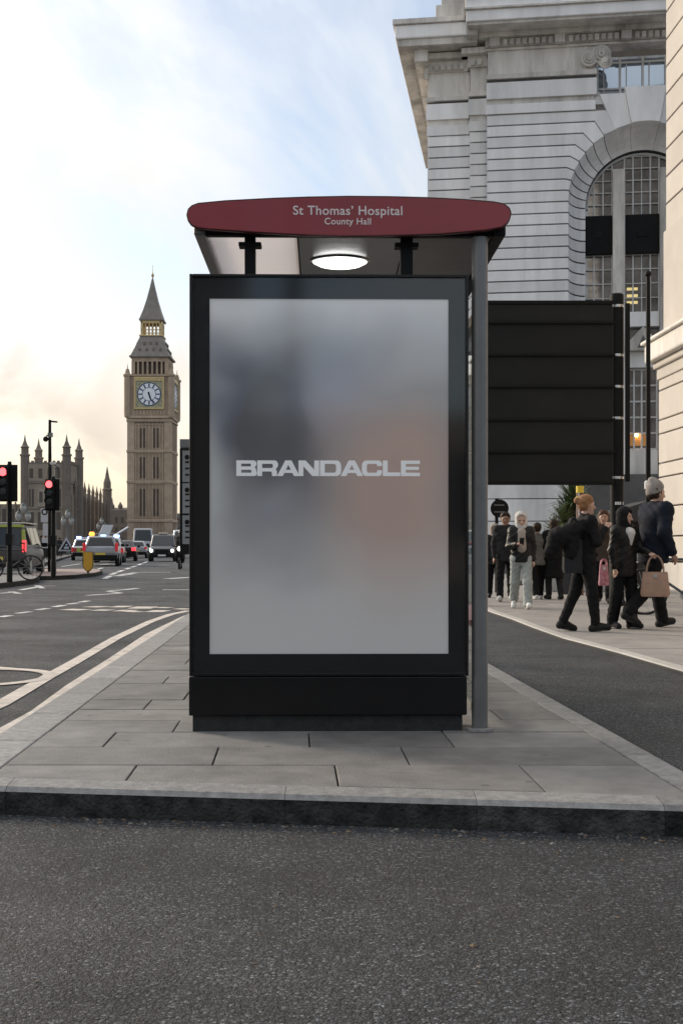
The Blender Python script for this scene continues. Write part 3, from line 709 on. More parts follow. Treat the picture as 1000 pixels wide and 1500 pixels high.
MB().box(-.2, .6, -24, .2, 0, zz - .01).build('plinth', M_stone2, wing)

# ============================================================ BUS SHELTER
def clear_glass(name, tint=(1, 1, 1), refl=1.0, transl=0.0, rough=.02):
    m = bpy.data.materials.new(name); m.use_nodes = True; t = m.node_tree; t.nodes.clear(); n = t.nodes.new; l = t.links.new
    o = n('ShaderNodeOutputMaterial'); tr = n('ShaderNodeBsdfTransparent'); tr.inputs[0].default_value = (*tint, 1); gl = n('ShaderNodeBsdfGlossy'); gl.inputs['Roughness'].default_value = rough
    fr = n('ShaderNodeLayerWeight'); pw = n('ShaderNodeMath'); pw.operation = 'POWER'; pw.inputs[1].default_value = 5; l(fr.outputs['Facing'], pw.inputs[0]); ml = n('ShaderNodeMath'); ml.operation = 'MULTIPLY_ADD'; ml.inputs[1].default_value = .96 * refl; ml.inputs[2].default_value = .04 * refl; l(pw.outputs[0], ml.inputs[0])
    mx_ = n('ShaderNodeMixShader'); l(ml.outputs[0], mx_.inputs[0]); l(tr.outputs[0], mx_.inputs[1]); l(gl.outputs[0], mx_.inputs[2])
    last = mx_.outputs[0]
    if transl:
        tl = n('ShaderNodeBsdfTranslucent'); tl.inputs[0].default_value = (*tint, 1); m2 = n('ShaderNodeMixShader'); m2.inputs[0].default_value = transl; l(last, m2.inputs[1]); l(tl.outputs[0], m2.inputs[2]); last = m2.outputs[0]
    l(last, o.inputs[0]); return m
M_clear = clear_glass('clear_glass', rough=.075); M_shelterglass = clear_glass('shelter_glass', (.80, .84, .83), 1.0)
M_roofglass = clear_glass('roof_glass', (.80, .76, .74), 1.0, 0.45)

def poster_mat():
    m = bpy.data.materials.new('poster_wash'); m.use_nodes = True; t = m.node_tree; b = t.nodes['Principled BSDF']; n = t.nodes.new; l = t.links.new
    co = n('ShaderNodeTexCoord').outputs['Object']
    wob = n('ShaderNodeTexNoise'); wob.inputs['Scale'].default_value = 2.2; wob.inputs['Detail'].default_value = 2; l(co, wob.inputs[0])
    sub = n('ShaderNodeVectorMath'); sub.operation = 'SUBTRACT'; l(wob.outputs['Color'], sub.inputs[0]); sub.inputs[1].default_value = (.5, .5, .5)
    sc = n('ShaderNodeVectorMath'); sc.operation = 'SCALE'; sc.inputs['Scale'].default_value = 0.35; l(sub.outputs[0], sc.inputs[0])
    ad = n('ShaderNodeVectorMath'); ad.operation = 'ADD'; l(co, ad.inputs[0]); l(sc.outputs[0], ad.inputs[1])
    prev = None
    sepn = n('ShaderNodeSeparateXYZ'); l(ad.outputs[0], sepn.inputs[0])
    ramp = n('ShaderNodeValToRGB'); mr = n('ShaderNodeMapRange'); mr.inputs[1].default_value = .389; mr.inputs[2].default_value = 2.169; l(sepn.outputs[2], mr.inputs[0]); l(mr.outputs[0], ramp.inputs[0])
    e = ramp.color_ramp.elements; e[0].position = 0; e[0].color = (.47, .462, .452, 1); e[1].position = 1; e[1].color = (.64, .64, .64, 1)  # lighter top and bottom: glass reflections painted into the gradient
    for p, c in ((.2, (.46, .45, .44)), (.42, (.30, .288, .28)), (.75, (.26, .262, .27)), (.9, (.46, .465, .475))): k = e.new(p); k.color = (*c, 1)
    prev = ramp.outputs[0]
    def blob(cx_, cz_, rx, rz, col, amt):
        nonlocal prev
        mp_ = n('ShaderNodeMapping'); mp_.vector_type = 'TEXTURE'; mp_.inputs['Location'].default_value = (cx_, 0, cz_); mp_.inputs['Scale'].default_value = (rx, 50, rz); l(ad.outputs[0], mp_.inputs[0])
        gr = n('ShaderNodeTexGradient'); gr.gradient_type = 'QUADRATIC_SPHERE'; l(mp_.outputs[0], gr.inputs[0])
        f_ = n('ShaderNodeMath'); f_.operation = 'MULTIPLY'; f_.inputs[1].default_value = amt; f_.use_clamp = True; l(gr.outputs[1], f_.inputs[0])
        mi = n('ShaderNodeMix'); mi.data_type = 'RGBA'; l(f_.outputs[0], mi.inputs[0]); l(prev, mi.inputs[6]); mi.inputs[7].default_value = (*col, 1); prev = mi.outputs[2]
    blob(-.45, 1.62, .32, .55, (.17, .20, .28), 1.2)  # soft dark, bluish and warm patches over the gradient
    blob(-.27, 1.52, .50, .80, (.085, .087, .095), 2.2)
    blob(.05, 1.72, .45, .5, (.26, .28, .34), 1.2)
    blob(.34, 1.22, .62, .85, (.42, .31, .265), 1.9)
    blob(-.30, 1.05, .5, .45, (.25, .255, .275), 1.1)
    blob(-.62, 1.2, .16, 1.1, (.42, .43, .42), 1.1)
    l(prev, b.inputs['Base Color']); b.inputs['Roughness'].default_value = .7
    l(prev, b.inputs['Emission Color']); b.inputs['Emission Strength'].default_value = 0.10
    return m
SX, SD = 482.0, 6.15
S = FPX / SD
sh = empty('bus_shelter', ((SX - CX) / FPX * SD, SD, IZ), R(1.0), 'bus shelter end with dark red roof sign over a framed grey poster', 'bus shelter')
lx = lambda px: (px - SX) / S
lz = lambda py: (1072 - py) / S
case = MB().box(lx(281), lx(683), .02, .26, lz(990), lz(403.5)).build('display_case', M_black, sh, bevel=.006)
fr = MB(); t_ = .015
for x0, x1, z0, z1 in ((lx(278), lx(278) + t_, lz(990), lz(402)), (lx(686) - t_, lx(686), lz(990), lz(402)), (lx(278) + t_, lx(686) - t_, lz(402) - t_, lz(402)), (lx(278) + t_, lx(686) - t_, lz(990), lz(990) + t_)):
    MB().box(x0, x1, -.014, .019, z0, z1).build('frame_bar', M_black, case, bevel=.003)
px0, px1, pz0, pz1 = lx(307), lx(657), lz(958), lz(437)
bz = MB(); X0, X1, Z0, Z1 = lx(279), lx(685), lz(989), lz(403)
for q4 in ((X0, px0, Z0, Z1), (px1, X1, Z0, Z1), (px0, px1, Z0, pz0), (px0, px1, pz1, Z1)):
    bz.box(q4[0], q4[1], .004, .010, q4[2], q4[3])
bz.build('black_border', M_blackm, case)
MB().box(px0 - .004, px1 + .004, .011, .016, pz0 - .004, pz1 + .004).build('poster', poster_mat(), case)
MB().box(X0 + .012, X1 - .012, -.006, -.001, Z0 + .012, Z1 - .012).build('glass_pane', M_clear, case)
# lettering on the poster, drawn as filled outlines
def arc(cx_, cy_, r_, a0, a1, n_=5): return [(cx_ + r_ * math.cos(R(a0 + (a1 - a0) * k_ / n_)), cy_ + r_ * math.sin(R(a0 + (a1 - a0) * k_ / n_))) for k_ in range(n_ + 1)]
st, sv = .27, .36                                     # horizontal and vertical stroke weights
def rbox(x0, x1, y0, y1, r_, right_only=True):
    if right_only: return [(x0, y0)] + arc(x1 - r_, y0 + r_, r_, -90, 0) + arc(x1 - r_, y1 - r_, r_, 0, 90) + [(x0, y1)]
    return arc(x0 + r_, y0 + r_, r_, 180, 270) + arc(x1 - r_, y0 + r_, r_, -90, 0) + arc(x1 - r_, y1 - r_, r_, 0, 90) + arc(x0 + r_, y1 - r_, r_, 90, 180)
def L_B():
    o = [(0, 0)] + arc(1.32, .2, .2, -90, 0) + arc(1.34, .44, .1, 0, 80, 3) + arc(1.28, .79, .21, -20, 90) + [(0, 1)]
    return 1.52, [o, rbox(sv, 1.12, .21, .40, .08), rbox(sv, 1.08, .61, .79, .08)]
def L_R():
    o = [(0, 0), (sv, 0), (sv, .29), (.92, .29)] + arc(.98, .19, .1, 90, 0, 3) + [(1.08, 0), (1.46, 0)] + arc(1.28, .27, .17, 0, 60, 3) + arc(1.27, .73, .27, -60, 90, 6) + [(0, 1)]
    return 1.54, [o, rbox(sv, 1.15, .51, .78, .1)]
def L_A(): return 1.66, [[(0, 0), (.42, 0), (.54, .20), (1.12, .20), (1.24, 0), (1.66, 0), (1.06, 1), (.60, 1)], [(.65, .40), (.83, .72), (1.01, .40)]]
def L_N(): return 1.56, [[(0, 0), (sv, 0), (sv, .62), (1.02, 0), (1.52, 0), (1.52, 1), (1.16, 1), (1.16, .40), (.52, 1), (0, 1)]]
def L_D(): return 1.60, [[(0, 0)] + arc(1.22, .34, .34, -90, 0, 6) + arc(1.22, .66, .34, 0, 90, 6) + [(0, 1)], rbox(sv, 1.19, .22, .78, .16)]
def L_C():
    return 1.52, [arc(.32, .32, .32, 180, 270, 6) + arc(1.22, .26, .26, -90, 0, 5) + [(1.48, .38), (1.12, .38)] + arc(1.04, .30, .08, 0, -90, 3) + arc(.48, .34, .12, 270, 180, 4) + arc(.48, .66, .12, 180, 90, 4) + arc(1.04, .70, .08, 90, 0, 3) + [(1.12, .64), (1.48, .64)] + arc(1.22, .74, .26, 0, 90, 5) + arc(.32, .68, .32, 90, 180, 6)]
def L_L(): return 1.32, [[(0, 0), (1.28, 0), (1.28, .24), (sv, .24), (sv, 1), (0, 1)]]
def L_E(): return 1.42, [[(0, 0), (1.40, 0), (1.40, .22), (sv, .22), (sv, .40), (1.32, .40), (1.32, .60), (sv, .60), (sv, .78), (1.40, .78), (1.40, 1), (0, 1)]]
def curve_mesh(cu, name, m):
    ob = bpy.data.objects.new('tmp', cu); COL.objects.link(ob)
    dg = bpy.context.evaluated_depsgraph_get(); dg.update()
    me = bpy.data.meshes.new_from_object(ob.evaluated_get(dg)); me.name = name
    bpy.data.objects.remove(ob); me.materials.clear(); me.materials.append(m); return me
x = 0.0; glyphs = []
for fn in (L_B, L_R, L_A, L_N, L_D, L_A, L_C, L_L, L_E):
    w_, loops = fn()
    if fn is L_A: x -= .10
    glyphs.append((x, loops)); x += w_ + .02
    if fn is L_A: x -= .10
tw = x; gs = (lx(616) - lx(346)) / tw; gh = .0785
for gx, loops in glyphs:
    cu = bpy.data.curves.new('letter', 'CURVE'); cu.dimensions = '2D'; cu.fill_mode = 'BOTH'; cu.extrude = .0006
    for lp in loops:
        sp = cu.splines.new('POLY'); sp.points.add(len(lp) - 1); sp.use_cyclic_u = True
        for k_, (a, b) in enumerate(lp): sp.points[k_].co = ((gx + a) * gs, b * gh, 0, 1)
    link('letter', curve_mesh(cu, 'letter', M_logo), case, loc=(lx(346), .0095, lz(697)), rot=(R(90), 0, 0))
MB().box(lx(277), lx(684), -.005, .27, lz(1048), lz(990) - .004).build('skirt', M_black, sh, bevel=.006)
MB().box(lx(282), lx(678), .02, .25, 0, lz(1048) - .002).build('plinth', M_grit, sh)
for a, b in ((357, 373), (588, 606)):
    MB().box(lx(a), lx(b), .06, .13, lz(403.5) + .001, lz(340)).build('bracket', M_blackm, sh, bevel=.005)
    MB().box(lx(a) - .03, lx(b) + .03, .055, .135, lz(356), lz(350)).build('bracket_bar', M_blackm, sh, bevel=.004)
# red fascia
fo_ = [(274, 315), (276, 307), (281, 302), (290, 298.5), (330, 294.5), (400, 290.5), (455, 288.3), (510, 287), (570, 287.2), (630, 288.5), (680, 290.8), (722, 294), (738, 297), (746, 303), (748.5, 311), (746, 320), (743, 325.5), (735, 331), (712, 335.5), (650, 341), (600, 343), (550, 344.6), (500, 345), (450, 344), (400, 341.5), (350, 338.5), (310, 336), (290, 333.8), (280.5, 330), (276, 323.5)]
S2 = FPX / (SD - .05)
lx2 = lambda px: (px - CX) / S2 + (CX - SX) / S
lz2 = lambda py: (HY - py) / S2 + CZ - IZ
fpoly = [(lx2(px), lz2(py)) for px, py in fo_]
fas = MB().prism(fpoly[::-1], -.05, -.012, 'xzy').build('roof_fascia', M_red, sh, bevel=.004)
cxm = sum(p[0] for p in fpoly) / len(fpoly); czm = sum(p[1] for p in fpoly) / len(fpoly)
edge = MB()
for a, b in zip(fpoly, fpoly[1:] + fpoly[:1]): edge.tube((a[0], -.046, a[1]), (b[0], -.046, b[1]), .0045, .0045, 6)
edge.build('fascia_edge', M_redd, fas, smooth=60)
def text_mesh(body, size, m, bold=.0):
    cu = bpy.data.curves.new('text', 'FONT'); cu.body = body; cu.size = size; cu.align_x = 'CENTER'; cu.extrude = .0008; cu.offset = bold; cu.space_character = 1.05
    return curve_mesh(cu, 'lettering', m)
def fit_text(body, px_a, px_b, py_base, m, bold, parent, y):
    me = text_mesh(body, .1, m, bold); xs = [v.co.x for v in me.vertices]; w_ = max(xs) - min(xs)
    k_ = ((px_b - px_a) / S2) / w_
    for v in me.vertices: v.co = ((v.co.x - (max(xs) + min(xs)) / 2) * k_, v.co.y * k_, v.co.z)
    return link('lettering', me, parent, loc=(lx2((px_a + px_b) / 2), y, lz2(py_base)), rot=(R(90), 0, 0))
fit_text('St Thomas\u2019 Hospital', 429, 589, 314.2, M_letter, .0012, fas, -.0515)
fit_text('County Hall', 475, 543, 328.2, M_letter, .0012, fas, -.0515)
# roof behind the fascia: rails, cross bars, panels, lamp
RZ = lz(339)
RL = 3.9
MB().box(lx(284), lx(284) + .055, -.012, RL, RZ - .02, RZ + .06).build('roof_rail', M_greymetal, sh, bevel=.01)
MB().box(lx(741) - .055, lx(741), -.012, RL, RZ - .02, RZ + .06).build('roof_rail', M_blackm, sh, bevel=.01)
for y_ in (.02, 1.9, RL - .06): MB().box(lx(284) + .056, lx(741) - .056, y_, y_ + .05, RZ - .015, RZ + .05).build('cross_bar', M_blackm, sh, bevel=.006)
M_panel = mat('ceiling_panel', (.09, .09, .09), .22, metal=.7, var=.2, scale=3, bump=.12, bscale=5)
M_panel2 = mat('ceiling_panel_grey', (.13, .13, .127), .4, var=.2, scale=3, bump=.1, bscale=6)
xa, xb_, xc_, xd_ = lx(284) + .06, -.155, .40, lx(741) - .06
for a, b, m in ((xa, xb_ - .008, M_roofglass), (xb_, xc_ - .008, M_panel), (xc_, xd_, M_panel2)):
    MB().box(a, b, .075, 1.89, RZ, RZ + .012).build('roof_panel', m, sh); MB().box(a, b, 1.955, RL - .07, RZ, RZ + .012).build('roof_panel', m, sh)
MB().box(xb_ - .03, xd_, .075, RL - .07, RZ + .10, RZ + .14).build('roof_cover', M_greymetal, sh)
MB().box(xb_ - .008, xb_, .075, RL - .07, RZ - .01, RZ + .015).build('panel_joint', M_blackm, sh)
lens = lambda k_, z_: [(k_ * .155 * math.cos(a), k_ * .105 * math.copysign(abs(math.sin(a)) ** 1.5, math.sin(a)), z_) for a in [2 * math.pi * t / 32 for t in range(32)]]
MB().loft([lens(1, 0), lens(.93, -.018), lens(.72, -.034), lens(.35, -.042)]).build('ceiling_lamp', M_lamp, sh, smooth=60, loc=(.063, .60, RZ - .003))
MB().loft([lens(1.08, 0), lens(1.08, -.006), lens(.99, -.008)]).build('lamp_rim', M_steel, sh, loc=(.063, .60, RZ - .002))
# grey pole, rear posts and the glazed side
pole_x = lx(704)
MB().lathe([(.0405, 0), (.0405, RZ - .02)], (pole_x, .03, 0), 24).build('pole', M_greymetal, sh, smooth=40)
MB().lathe([(.07, 0), (.07, .012), (.045, .016)], (pole_x, .03, 0), 20).build('pole_base', M_kerb, sh, smooth=40)
for x_, y_ in ((pole_x, RL - .1), (lx(300), RL - .1)): MB().lathe([(.04, 0), (.04, RZ - .02)], (x_, y_, 0), 16).build('pole', M_greymetal, sh, smooth=40)
MB().box(pole_x - .006, pole_x + .006, .12, RL - .18, .12, 2.1).build('side_glass', M_shelterglass, sh)
for z_ in (.10, 2.1): MB().box(pole_x - .02, pole_x + .02, .08, RL - .15, z_ - .02, z_ + .02 if z_ < 1 else z_ + .03).build('glass_rail', M_greymetal, sh)
MB().box(pole_x - .33, pole_x - .08, 1.0, 2.9, .46, .50).build('perch_seat', M_red, sh, bevel=.01)

# ============================================================ ROUTE BOARD behind the shelter (left of the case)
bd = 13.0; bs = FPX / bd
bx0 = (263 - CX) / bs
rb = empty('route_board', (bx0, bd, IZ), R(1.5), 'grey framed route board standing behind the left edge of the shelter', 'board')
zz_ = lambda py: CZ + (HY - py) / bs - IZ
MB().box(0, .50, .0, .06, zz_(812), zz_(656)).build('frame', M_blackm, rb, bevel=.006)
MB().box(.0, .50, .005, .055, zz_(655.5), zz_(643)).build('header', M_greymetal, rb, bevel=.004)
for k_, (ya, yb) in enumerate(((660, 706), (708, 752), (755, 797))):
    pn = MB().box(.03, .47, -.008, -.001, zz_(yb), zz_(ya)).build('info_panel', mat('info_grey', (.22, .225, .23), .5, var=.1, scale=8), rb)
    h_ = zz_(ya) - zz_(yb)
    for j in range(3): MB().box(.06, .44, -.011, -.0085, zz_(yb) + h_ * (.2 + .2 * j), zz_(yb) + h_ * (.26 + .2 * j)).build('printed_row', M_blackm, pn)
    MB().lathe([(.026, -.0105), (.026, -.0085)], (.08, 0, zz_(ya) - .07), 14, 'y').build('printed_disc', M_blackm, pn)
for x_ in (.25,): MB().tube((x_, .03, 0), (x_, .03, zz_(812)), .03, .03, 12).build('post', M_greymetal, rb, smooth=40)

# ============================================================ LARGE SIGN SEEN FROM BEHIND
gd = 21.0; gs_ = FPX / gd
sg = empty('large_road_sign', ((903 - CX) / gs_, gd, PZ), 0, 'large dark road sign seen from behind on thick black posts', 'road sign')
zz2 = lambda py: CZ + (HY - py) / gs_ - PZ
xx2 = lambda px: (px - 903) / gs_
MB().lathe([(.115, 0), (.115, zz2(432)), (.09, zz2(430)), (.01, zz2(429))], (0, 0, 0), 22).build('post', M_blackm, sg, smooth=40)
MB().lathe([(.115, 0), (.115, zz2(440)), (.01, zz2(438))], (xx2(700), 0, 0), 22).build('post', M_blackm, sg, smooth=40)
MB().lathe([(.13, 0), (.13, .9), (.118, .93)], (0, 0, 0), 22).build('post_sleeve', M_blackm, sg, smooth=40)
ys = [445, 475, 522, 568, 616, 663, 708]
M_signback = mat('sign_back', (.0135, .0133, .0132), .55, var=.3, scale=1.2, spec=.22, stain=.4)
for a, b in zip(ys[:-1], ys[1:]):
    MB().box(xx2(690), xx2(894), -.16, -.13, zz2(b) + .012, zz2(a) - .012).build('sign_plank', M_signback, sg, bevel=.004)
for y_ in ys[1:-1]: MB().box(xx2(690), xx2(897), -.21, -.155, zz2(y_) - .022, zz2(y_) + .022).build('channel_bar', M_blackm, sg, bevel=.004)
for a, b in ((443, 448), (706, 711)): MB().box(xx2(690), xx2(897), -.19, -.12, zz2(b), zz2(a)).build('edge_bar', M_blackm, sg, bevel=.004)
MB().box(xx2(913) + .0, xx2(917) + .03, -.15, -.10, zz2(706), zz2(446)).build('sign_edge', M_blackm, sg, bevel=.01)
for y_ in (449, 521, 567, 613, 700):
    MB().lathe([(.119, -.022), (.121, 0), (.119, .022)], (0, 0, zz2(y_)), 22).build('clamp_band', M_steel, sg, smooth=40)
for dx_, w_ in ((-.055, .03), (-.018, .03), (.02, .028), (.075, .012)):      # small white stencil marks on the post
    MB().box(dx_, dx_ + w_, -.1285 + .012, -.113, zz2(738) - .02, zz2(738) + .03).build('stencil_mark', M_sash, sg)

# ============================================================ CLOCK TOWER
ct = empty('clock_tower', (-62.5, 406.94, 0), 0, 'tall gothic stone clock tower with white dial and pointed spire', 'tower')
tz = lambda y: CZ + (HY - y) / 4.5
tz2 = lambda y: CZ + (HY - y) / 4.42
Wd = 6.94
def rot4(mb_fn, name, m, parent, smooth=0, faces=4):
    outs = []
    for k_ in range(faces):
        mb = MB(); mb_fn(mb); o = mb.build(name, m, parent, smooth=smooth, rot=(0, 0, k_ * math.pi / 2)); outs.append(o)
    return outs
MB().box(-Wd, Wd, -Wd, Wd, -6, tz(613)).build('shaft', M_gothic, ct)
def buttress(mb): mb.box(-Wd - .25, -Wd + 2.1, -Wd - .25, -Wd + 2.1, -6, tz(613) - .1)
rot4(buttress, 'corner_buttress', M_gothicl, ct)
tiers = [(780, 765), (759, 709), (703, 664), (658, 622)]
def ribs(mb):
    for (ya, yb) in tiers:
        for i in range(9):
            x = -4.4 + i * 1.1; mb.box(x - .16, x + .16, -Wd - .28, -Wd - .005, tz(ya), tz(yb))
        mb.box(-4.7, 4.7, -Wd - .32, -Wd - .006, tz(yb), tz(yb) + .35)
rot4(ribs, 'rib_panelling', M_gothicl, ct)
def slits(mb):
    for (ya, yb) in tiers[1:]:
        h = tz(yb) - tz(ya)
        for x in (-2.75, -1.65, 1.65, 2.75):
            mb.box(x - .36, x + .36, -Wd - .04, -Wd - .004, tz(ya) + h * .06, tz(ya) + h * .86)
rot4(slits, 'slit_window', M_slit, ct)
for y_, e_ in ((763, .5), (706, .45), (661, .5), (616, .5)):
    MB().box(-Wd - e_, Wd + e_, -Wd - e_, Wd + e_, tz(y_) - .45, tz(y_) + .45).build('string_course', M_gothicl, ct, bevel=.15)
Wc = 7.45
MB().box(-Wc - .2, Wc + .2, -Wc - .2, Wc + .2, tz(613), tz(609)).build('corbel_course', M_gothicl, ct, bevel=.2)
MB().box(-Wc + .1, Wc - .1, -Wc + .1, Wc - .1, tz(609), tz(548)).build('clock_stage', M_gothic, ct)
def corb(mb):
    for i in range(10): x = -4.95 + i * 1.1; mb.box(x - .3, x + .3, -Wc - .05, -Wc + .09, tz(608), tz(601.5))
rot4(corb, 'blind_arcade', M_gothicl, ct)
def corb2(mb):
    for i in range(9): x = -4.4 + i * 1.1; mb.box(x - .3, x + .3, -Wc + .02, -Wc + .095, tz(607.5), tz(602))
def dark_arc(mb):
    for i in range(8): x = -4.4 + i * 1.25; mb.box(x - .33, x + .33, -Wd - .3, -Wd - .24, tz(622), tz(618.5))
rot4(dark_arc, 'arcade_shadow_opening', M_slit, ct)
def turret(mb):
    mb.lathe([(1.05, tz(611)), (1.15, tz(606)), (1.15, tz(552)), (1.45, tz(551)), (1.45, tz(548.5)), (.9, tz(547.5)), (.55, tz(541)), (.18, tz(540)), (.05, tz(533))], (-Wc + .35, -Wc + .35, 0), 8)
rot4(turret, 'corner_turret', M_gothicl, ct)
def cpanel(mb): mb.box(-Wc + 1.7, Wc - 1.7, -Wc - .06, -Wc + .099, tz(600), tz(553))
zc0, zc1 = tz(599.5), tz(555.5); zcc = (zc0 + zc1) / 2; hh = (zc1 - zc0) / 2
for k_ in range(4):
    rz_ = k_ * math.pi / 2
    fr_ = MB()
    for a, b, c, d_ in ((-hh, -hh + .55, -hh, hh), (hh - .55, hh, -hh, hh), (-hh + .55, hh - .55, -hh, -hh + .55), (-hh + .55, hh - .55, hh - .55, hh)): fr_.box(a, b, -Wc - .35, -Wc + .09, zcc + c, zcc + d_)
    fo2 = fr_.build('dial_frame', M_gold, ct, rot=(0, 0, rz_))
    MB().box(-hh + .5, hh - .5, -Wc - .05, -Wc + .08, zcc - hh + .5, zcc + hh - .5).build('spandrel', mat('gilt_spandrel', (.28, .27, .18), .6, var=.5, scale=1.5), ct, rot=(0, 0, rz_))
    dial = MB().lathe([(3.75, -Wc - .16), (3.75, -Wc - .052)], (0, 0, zcc), 48, 'y').build('clock_dial', M_dial, ct, rot=(0, 0, rz_))
    ring = MB()
    def annulus(mb, ro, ri, y_, n_=48):
        vs_ = [(r_ * math.cos(2 * math.pi * t / n_), y_, zcc + r_ * math.sin(2 * math.pi * t / n_)) for r_ in (ro, ri) for t in range(n_)]
        mb.add(vs_, [(t, (t + 1) % n_, n_ + (t + 1) % n_, n_ + t) for t in range(n_)])
    annulus(ring, 3.85, 3.55, -Wc - .19); annulus(ring, 2.25, 2.1, -Wc - .19)
    for t in range(12):
        a = math.pi / 6 * t; ca, sa = math.cos(a), math.sin(a)
        w0, w1 = .20, .24
        pts = [(2.25, -w0), (3.45, -w1), (3.45, w1), (2.25, w0)]
        ring.quad(*[(r_ * ca - s_ * sa, -Wc - .192, zcc + r_ * sa + s_ * ca) for r_, s_ in pts])
    ring.build('hour_ring', M_blue, dial)
    for ang, ln, wd_ in ((R(158), 3.5, .20), (R(164), 2.3, .30)):
        dx_, dz_ = math.sin(ang), math.cos(ang)
        MB().add([(-dz_ * wd_ - dx_ * .7, -Wc - .25, zcc + dx_ * wd_ - dz_ * .7), (dz_ * wd_ - dx_ * .7, -Wc - .25, zcc - dx_ * wd_ - dz_ * .7), (dz_ * wd_ * .5 + dx_ * ln, -Wc - .25, zcc - dx_ * wd_ * .5 + dz_ * ln), (-dz_ * wd_ * .5 + dx_ * ln, -Wc - .25, zcc + dx_ * wd_ * .5 + dz_ * ln)], [(0, 1, 2, 3)]).build('clock_hand', M_blue, dial)
    MB().box(-hh - .1, hh + .1, -Wc - .3, -Wc + .2, zcc + hh + .1, zcc + hh + .75).build('gilt_frieze', M_gold, ct, rot=(0, 0, rz_))
MB().box(-Wc - .4, Wc + .4, -Wc - .4, Wc + .4, tz(551), tz(549.5)).build('string_course', M_gothicl, ct, bevel=.1)
Wb = 5.9
MB().box(-Wb + .9, Wb - .9, -Wb + .9, Wb - .9, tz(549), tz2(528)).build('belfry_core', M_slit, ct)
def belf(mb):
    for i in range(8):
        x = -Wb + .5 + i * (2 * Wb - 1.0) / 7; ww = .55 if i in (0, 7) else .28
        mb.box(x - ww, x + ww, -Wb - .1, -Wb + .8, tz(549), tz2(533))
    mb.box(-Wb, Wb, -Wb - .05, -Wb + .85, tz2(533.5), tz2(527)); mb.box(-Wb, Wb, -Wb - .12, -Wb + .85, tz(549.5), tz(547))
rot4(belf, 'belfry_arcade', M_gothicl, ct)
MB().box(-Wb - .8, Wb + .8, -Wb - .8, Wb + .8, tz2(527.5), tz2(524.5)).build('eaves', M_lead, ct, bevel=.2)
def frus(a, b, z0, z1): return [[(-a, -a, z0), (a, -a, z0), (a, a, z0), (-a, a, z0)], [(-b, -b, z1), (b, -b, z1), (b, b, z1), (-b, b, z1)]]
mb = MB(); r_a = [(6.3, 524.5), (5.3, 515), (4.3, 503), (3.55, 495)]
mb.loft([[(-a, -a, tz2(y)), (a, -a, tz2(y)), (a, a, tz2(y)), (-a, a, tz2(y))] for a, y in r_a]); mb.build('lower_roof', M_lead, ct)
def dorm(mb):
    for y_, xs_, a_ in ((518, (-3.4, -1.1, 1.1, 3.4), 5.45), (508, (-2, 0, 2), 4.65)):
        for x in xs_: mb.box(x - .25, x + .25, -a_ - .35, -a_ + .6, tz2(y_), tz2(y_) + .95)
rot4(dorm, 'roof_dormer', M_palaced, ct)
MB().box(-3.9, 3.9, -3.9, 3.9, tz2(495), tz2(493)).build('lantern_gallery', M_gold, ct, bevel=.1)
def lant(mb):
    for i in range(6): x = -3.0 + i * 1.2; mb.box(x - (.42 if i in (0, 5) else .17), x + (.42 if i in (0, 5) else .17), -3.4, -2.9, tz2(493), tz2(473))
    mb.box(-3.3, 3.3, -3.42, -2.92, tz2(476), tz2(472)); mb.box(-3.3, 3.3, -3.42, -2.92, tz2(486), tz2(485))
rot4(lant, 'lantern_arcade', M_gold, ct)
MB().box(-3.95, 3.95, -3.95, 3.95, tz2(472), tz2(469)).build('eaves', M_lead, ct, bevel=.15)
mb = MB(); r_a = [(3.75, 469), (2.75, 456), (1.75, 440), (.85, 422), (.22, 408)]
mb.loft([[(-a, -a, tz2(y)), (a, -a, tz2(y)), (a, a, tz2(y)), (-a, a, tz2(y))] for a, y in r_a]); mb.build('spire', M_lead, ct)
MB().lathe([(.12, tz2(408)), (.3, tz2(406)), (.55, tz2(403)), (.3, tz2(401)), (.1, tz2(399)), (.06, tz2(388))], (0, 0, 0), 8).build('finial', M_gold, ct)

# ============================================================ PALACE TOWER, RANGE, FAR BLOCK, CRANE
pt = empty('palace_tower', ((66 - CX) / FPX * 370, 377.5, 0), 0, 'square brown gothic tower with four pinnacled corner turrets', 'tower')
pz = lambda y: CZ + (HY - y) / 4.865
MB().box(-7.0, 7.0, -7.2, 7.2, -5, pz(678)).build('wall', M_palace, pt)
def tur(mb):
    mb.lathe([(1.35, -5), (1.35, pz(668)), (1.6, pz(667.5)), (1.6, pz(665)), (1.15, pz(664.5)), (1.15, pz(656)), (1.45, pz(655)), (.9, pz(652)), (.35, pz(645)), (.3, pz(643)), (.06, pz(636))], (-6.4, -6.6, 0), 8)
for sx_ in (-1, 1):
    for sy_ in (-1, 1):
        MB().lathe([(1.35, -5), (1.35, pz(668)), (1.6, pz(667.5)), (1.6, pz(665)), (1.15, pz(664.5)), (1.15, pz(656)), (1.45, pz(655)), (.9, pz(652)), (.35, pz(645)), (.3, pz(643)), (.06, pz(636))], (6.3 * sx_ + (0.9 if sy_ > 0 else 0), 6.6 * sy_, 0), 8).build('corner_turret', M_palaced, pt)
def parapet(mb):
    for i in range(9):
        x = -5.2 + i * 1.3; mb.box(x - .4, x + .4, -7.25, -6.8, pz(678), pz(674.5))
    mb.box(-6, 6, -7.24, -6.9, pz(679), pz(677))
rot4(parapet, 'battlement', M_palaced, pt)
MB().box(-7.3, 7.3, -7.5, 7.5, pz(708), pz(704)).build('string_course', M_palaced, pt)
MB().box(-7.25, 7.25, -7.45, 7.45, pz(746), pz(743.5)).build('string_course', M_palaced, pt)
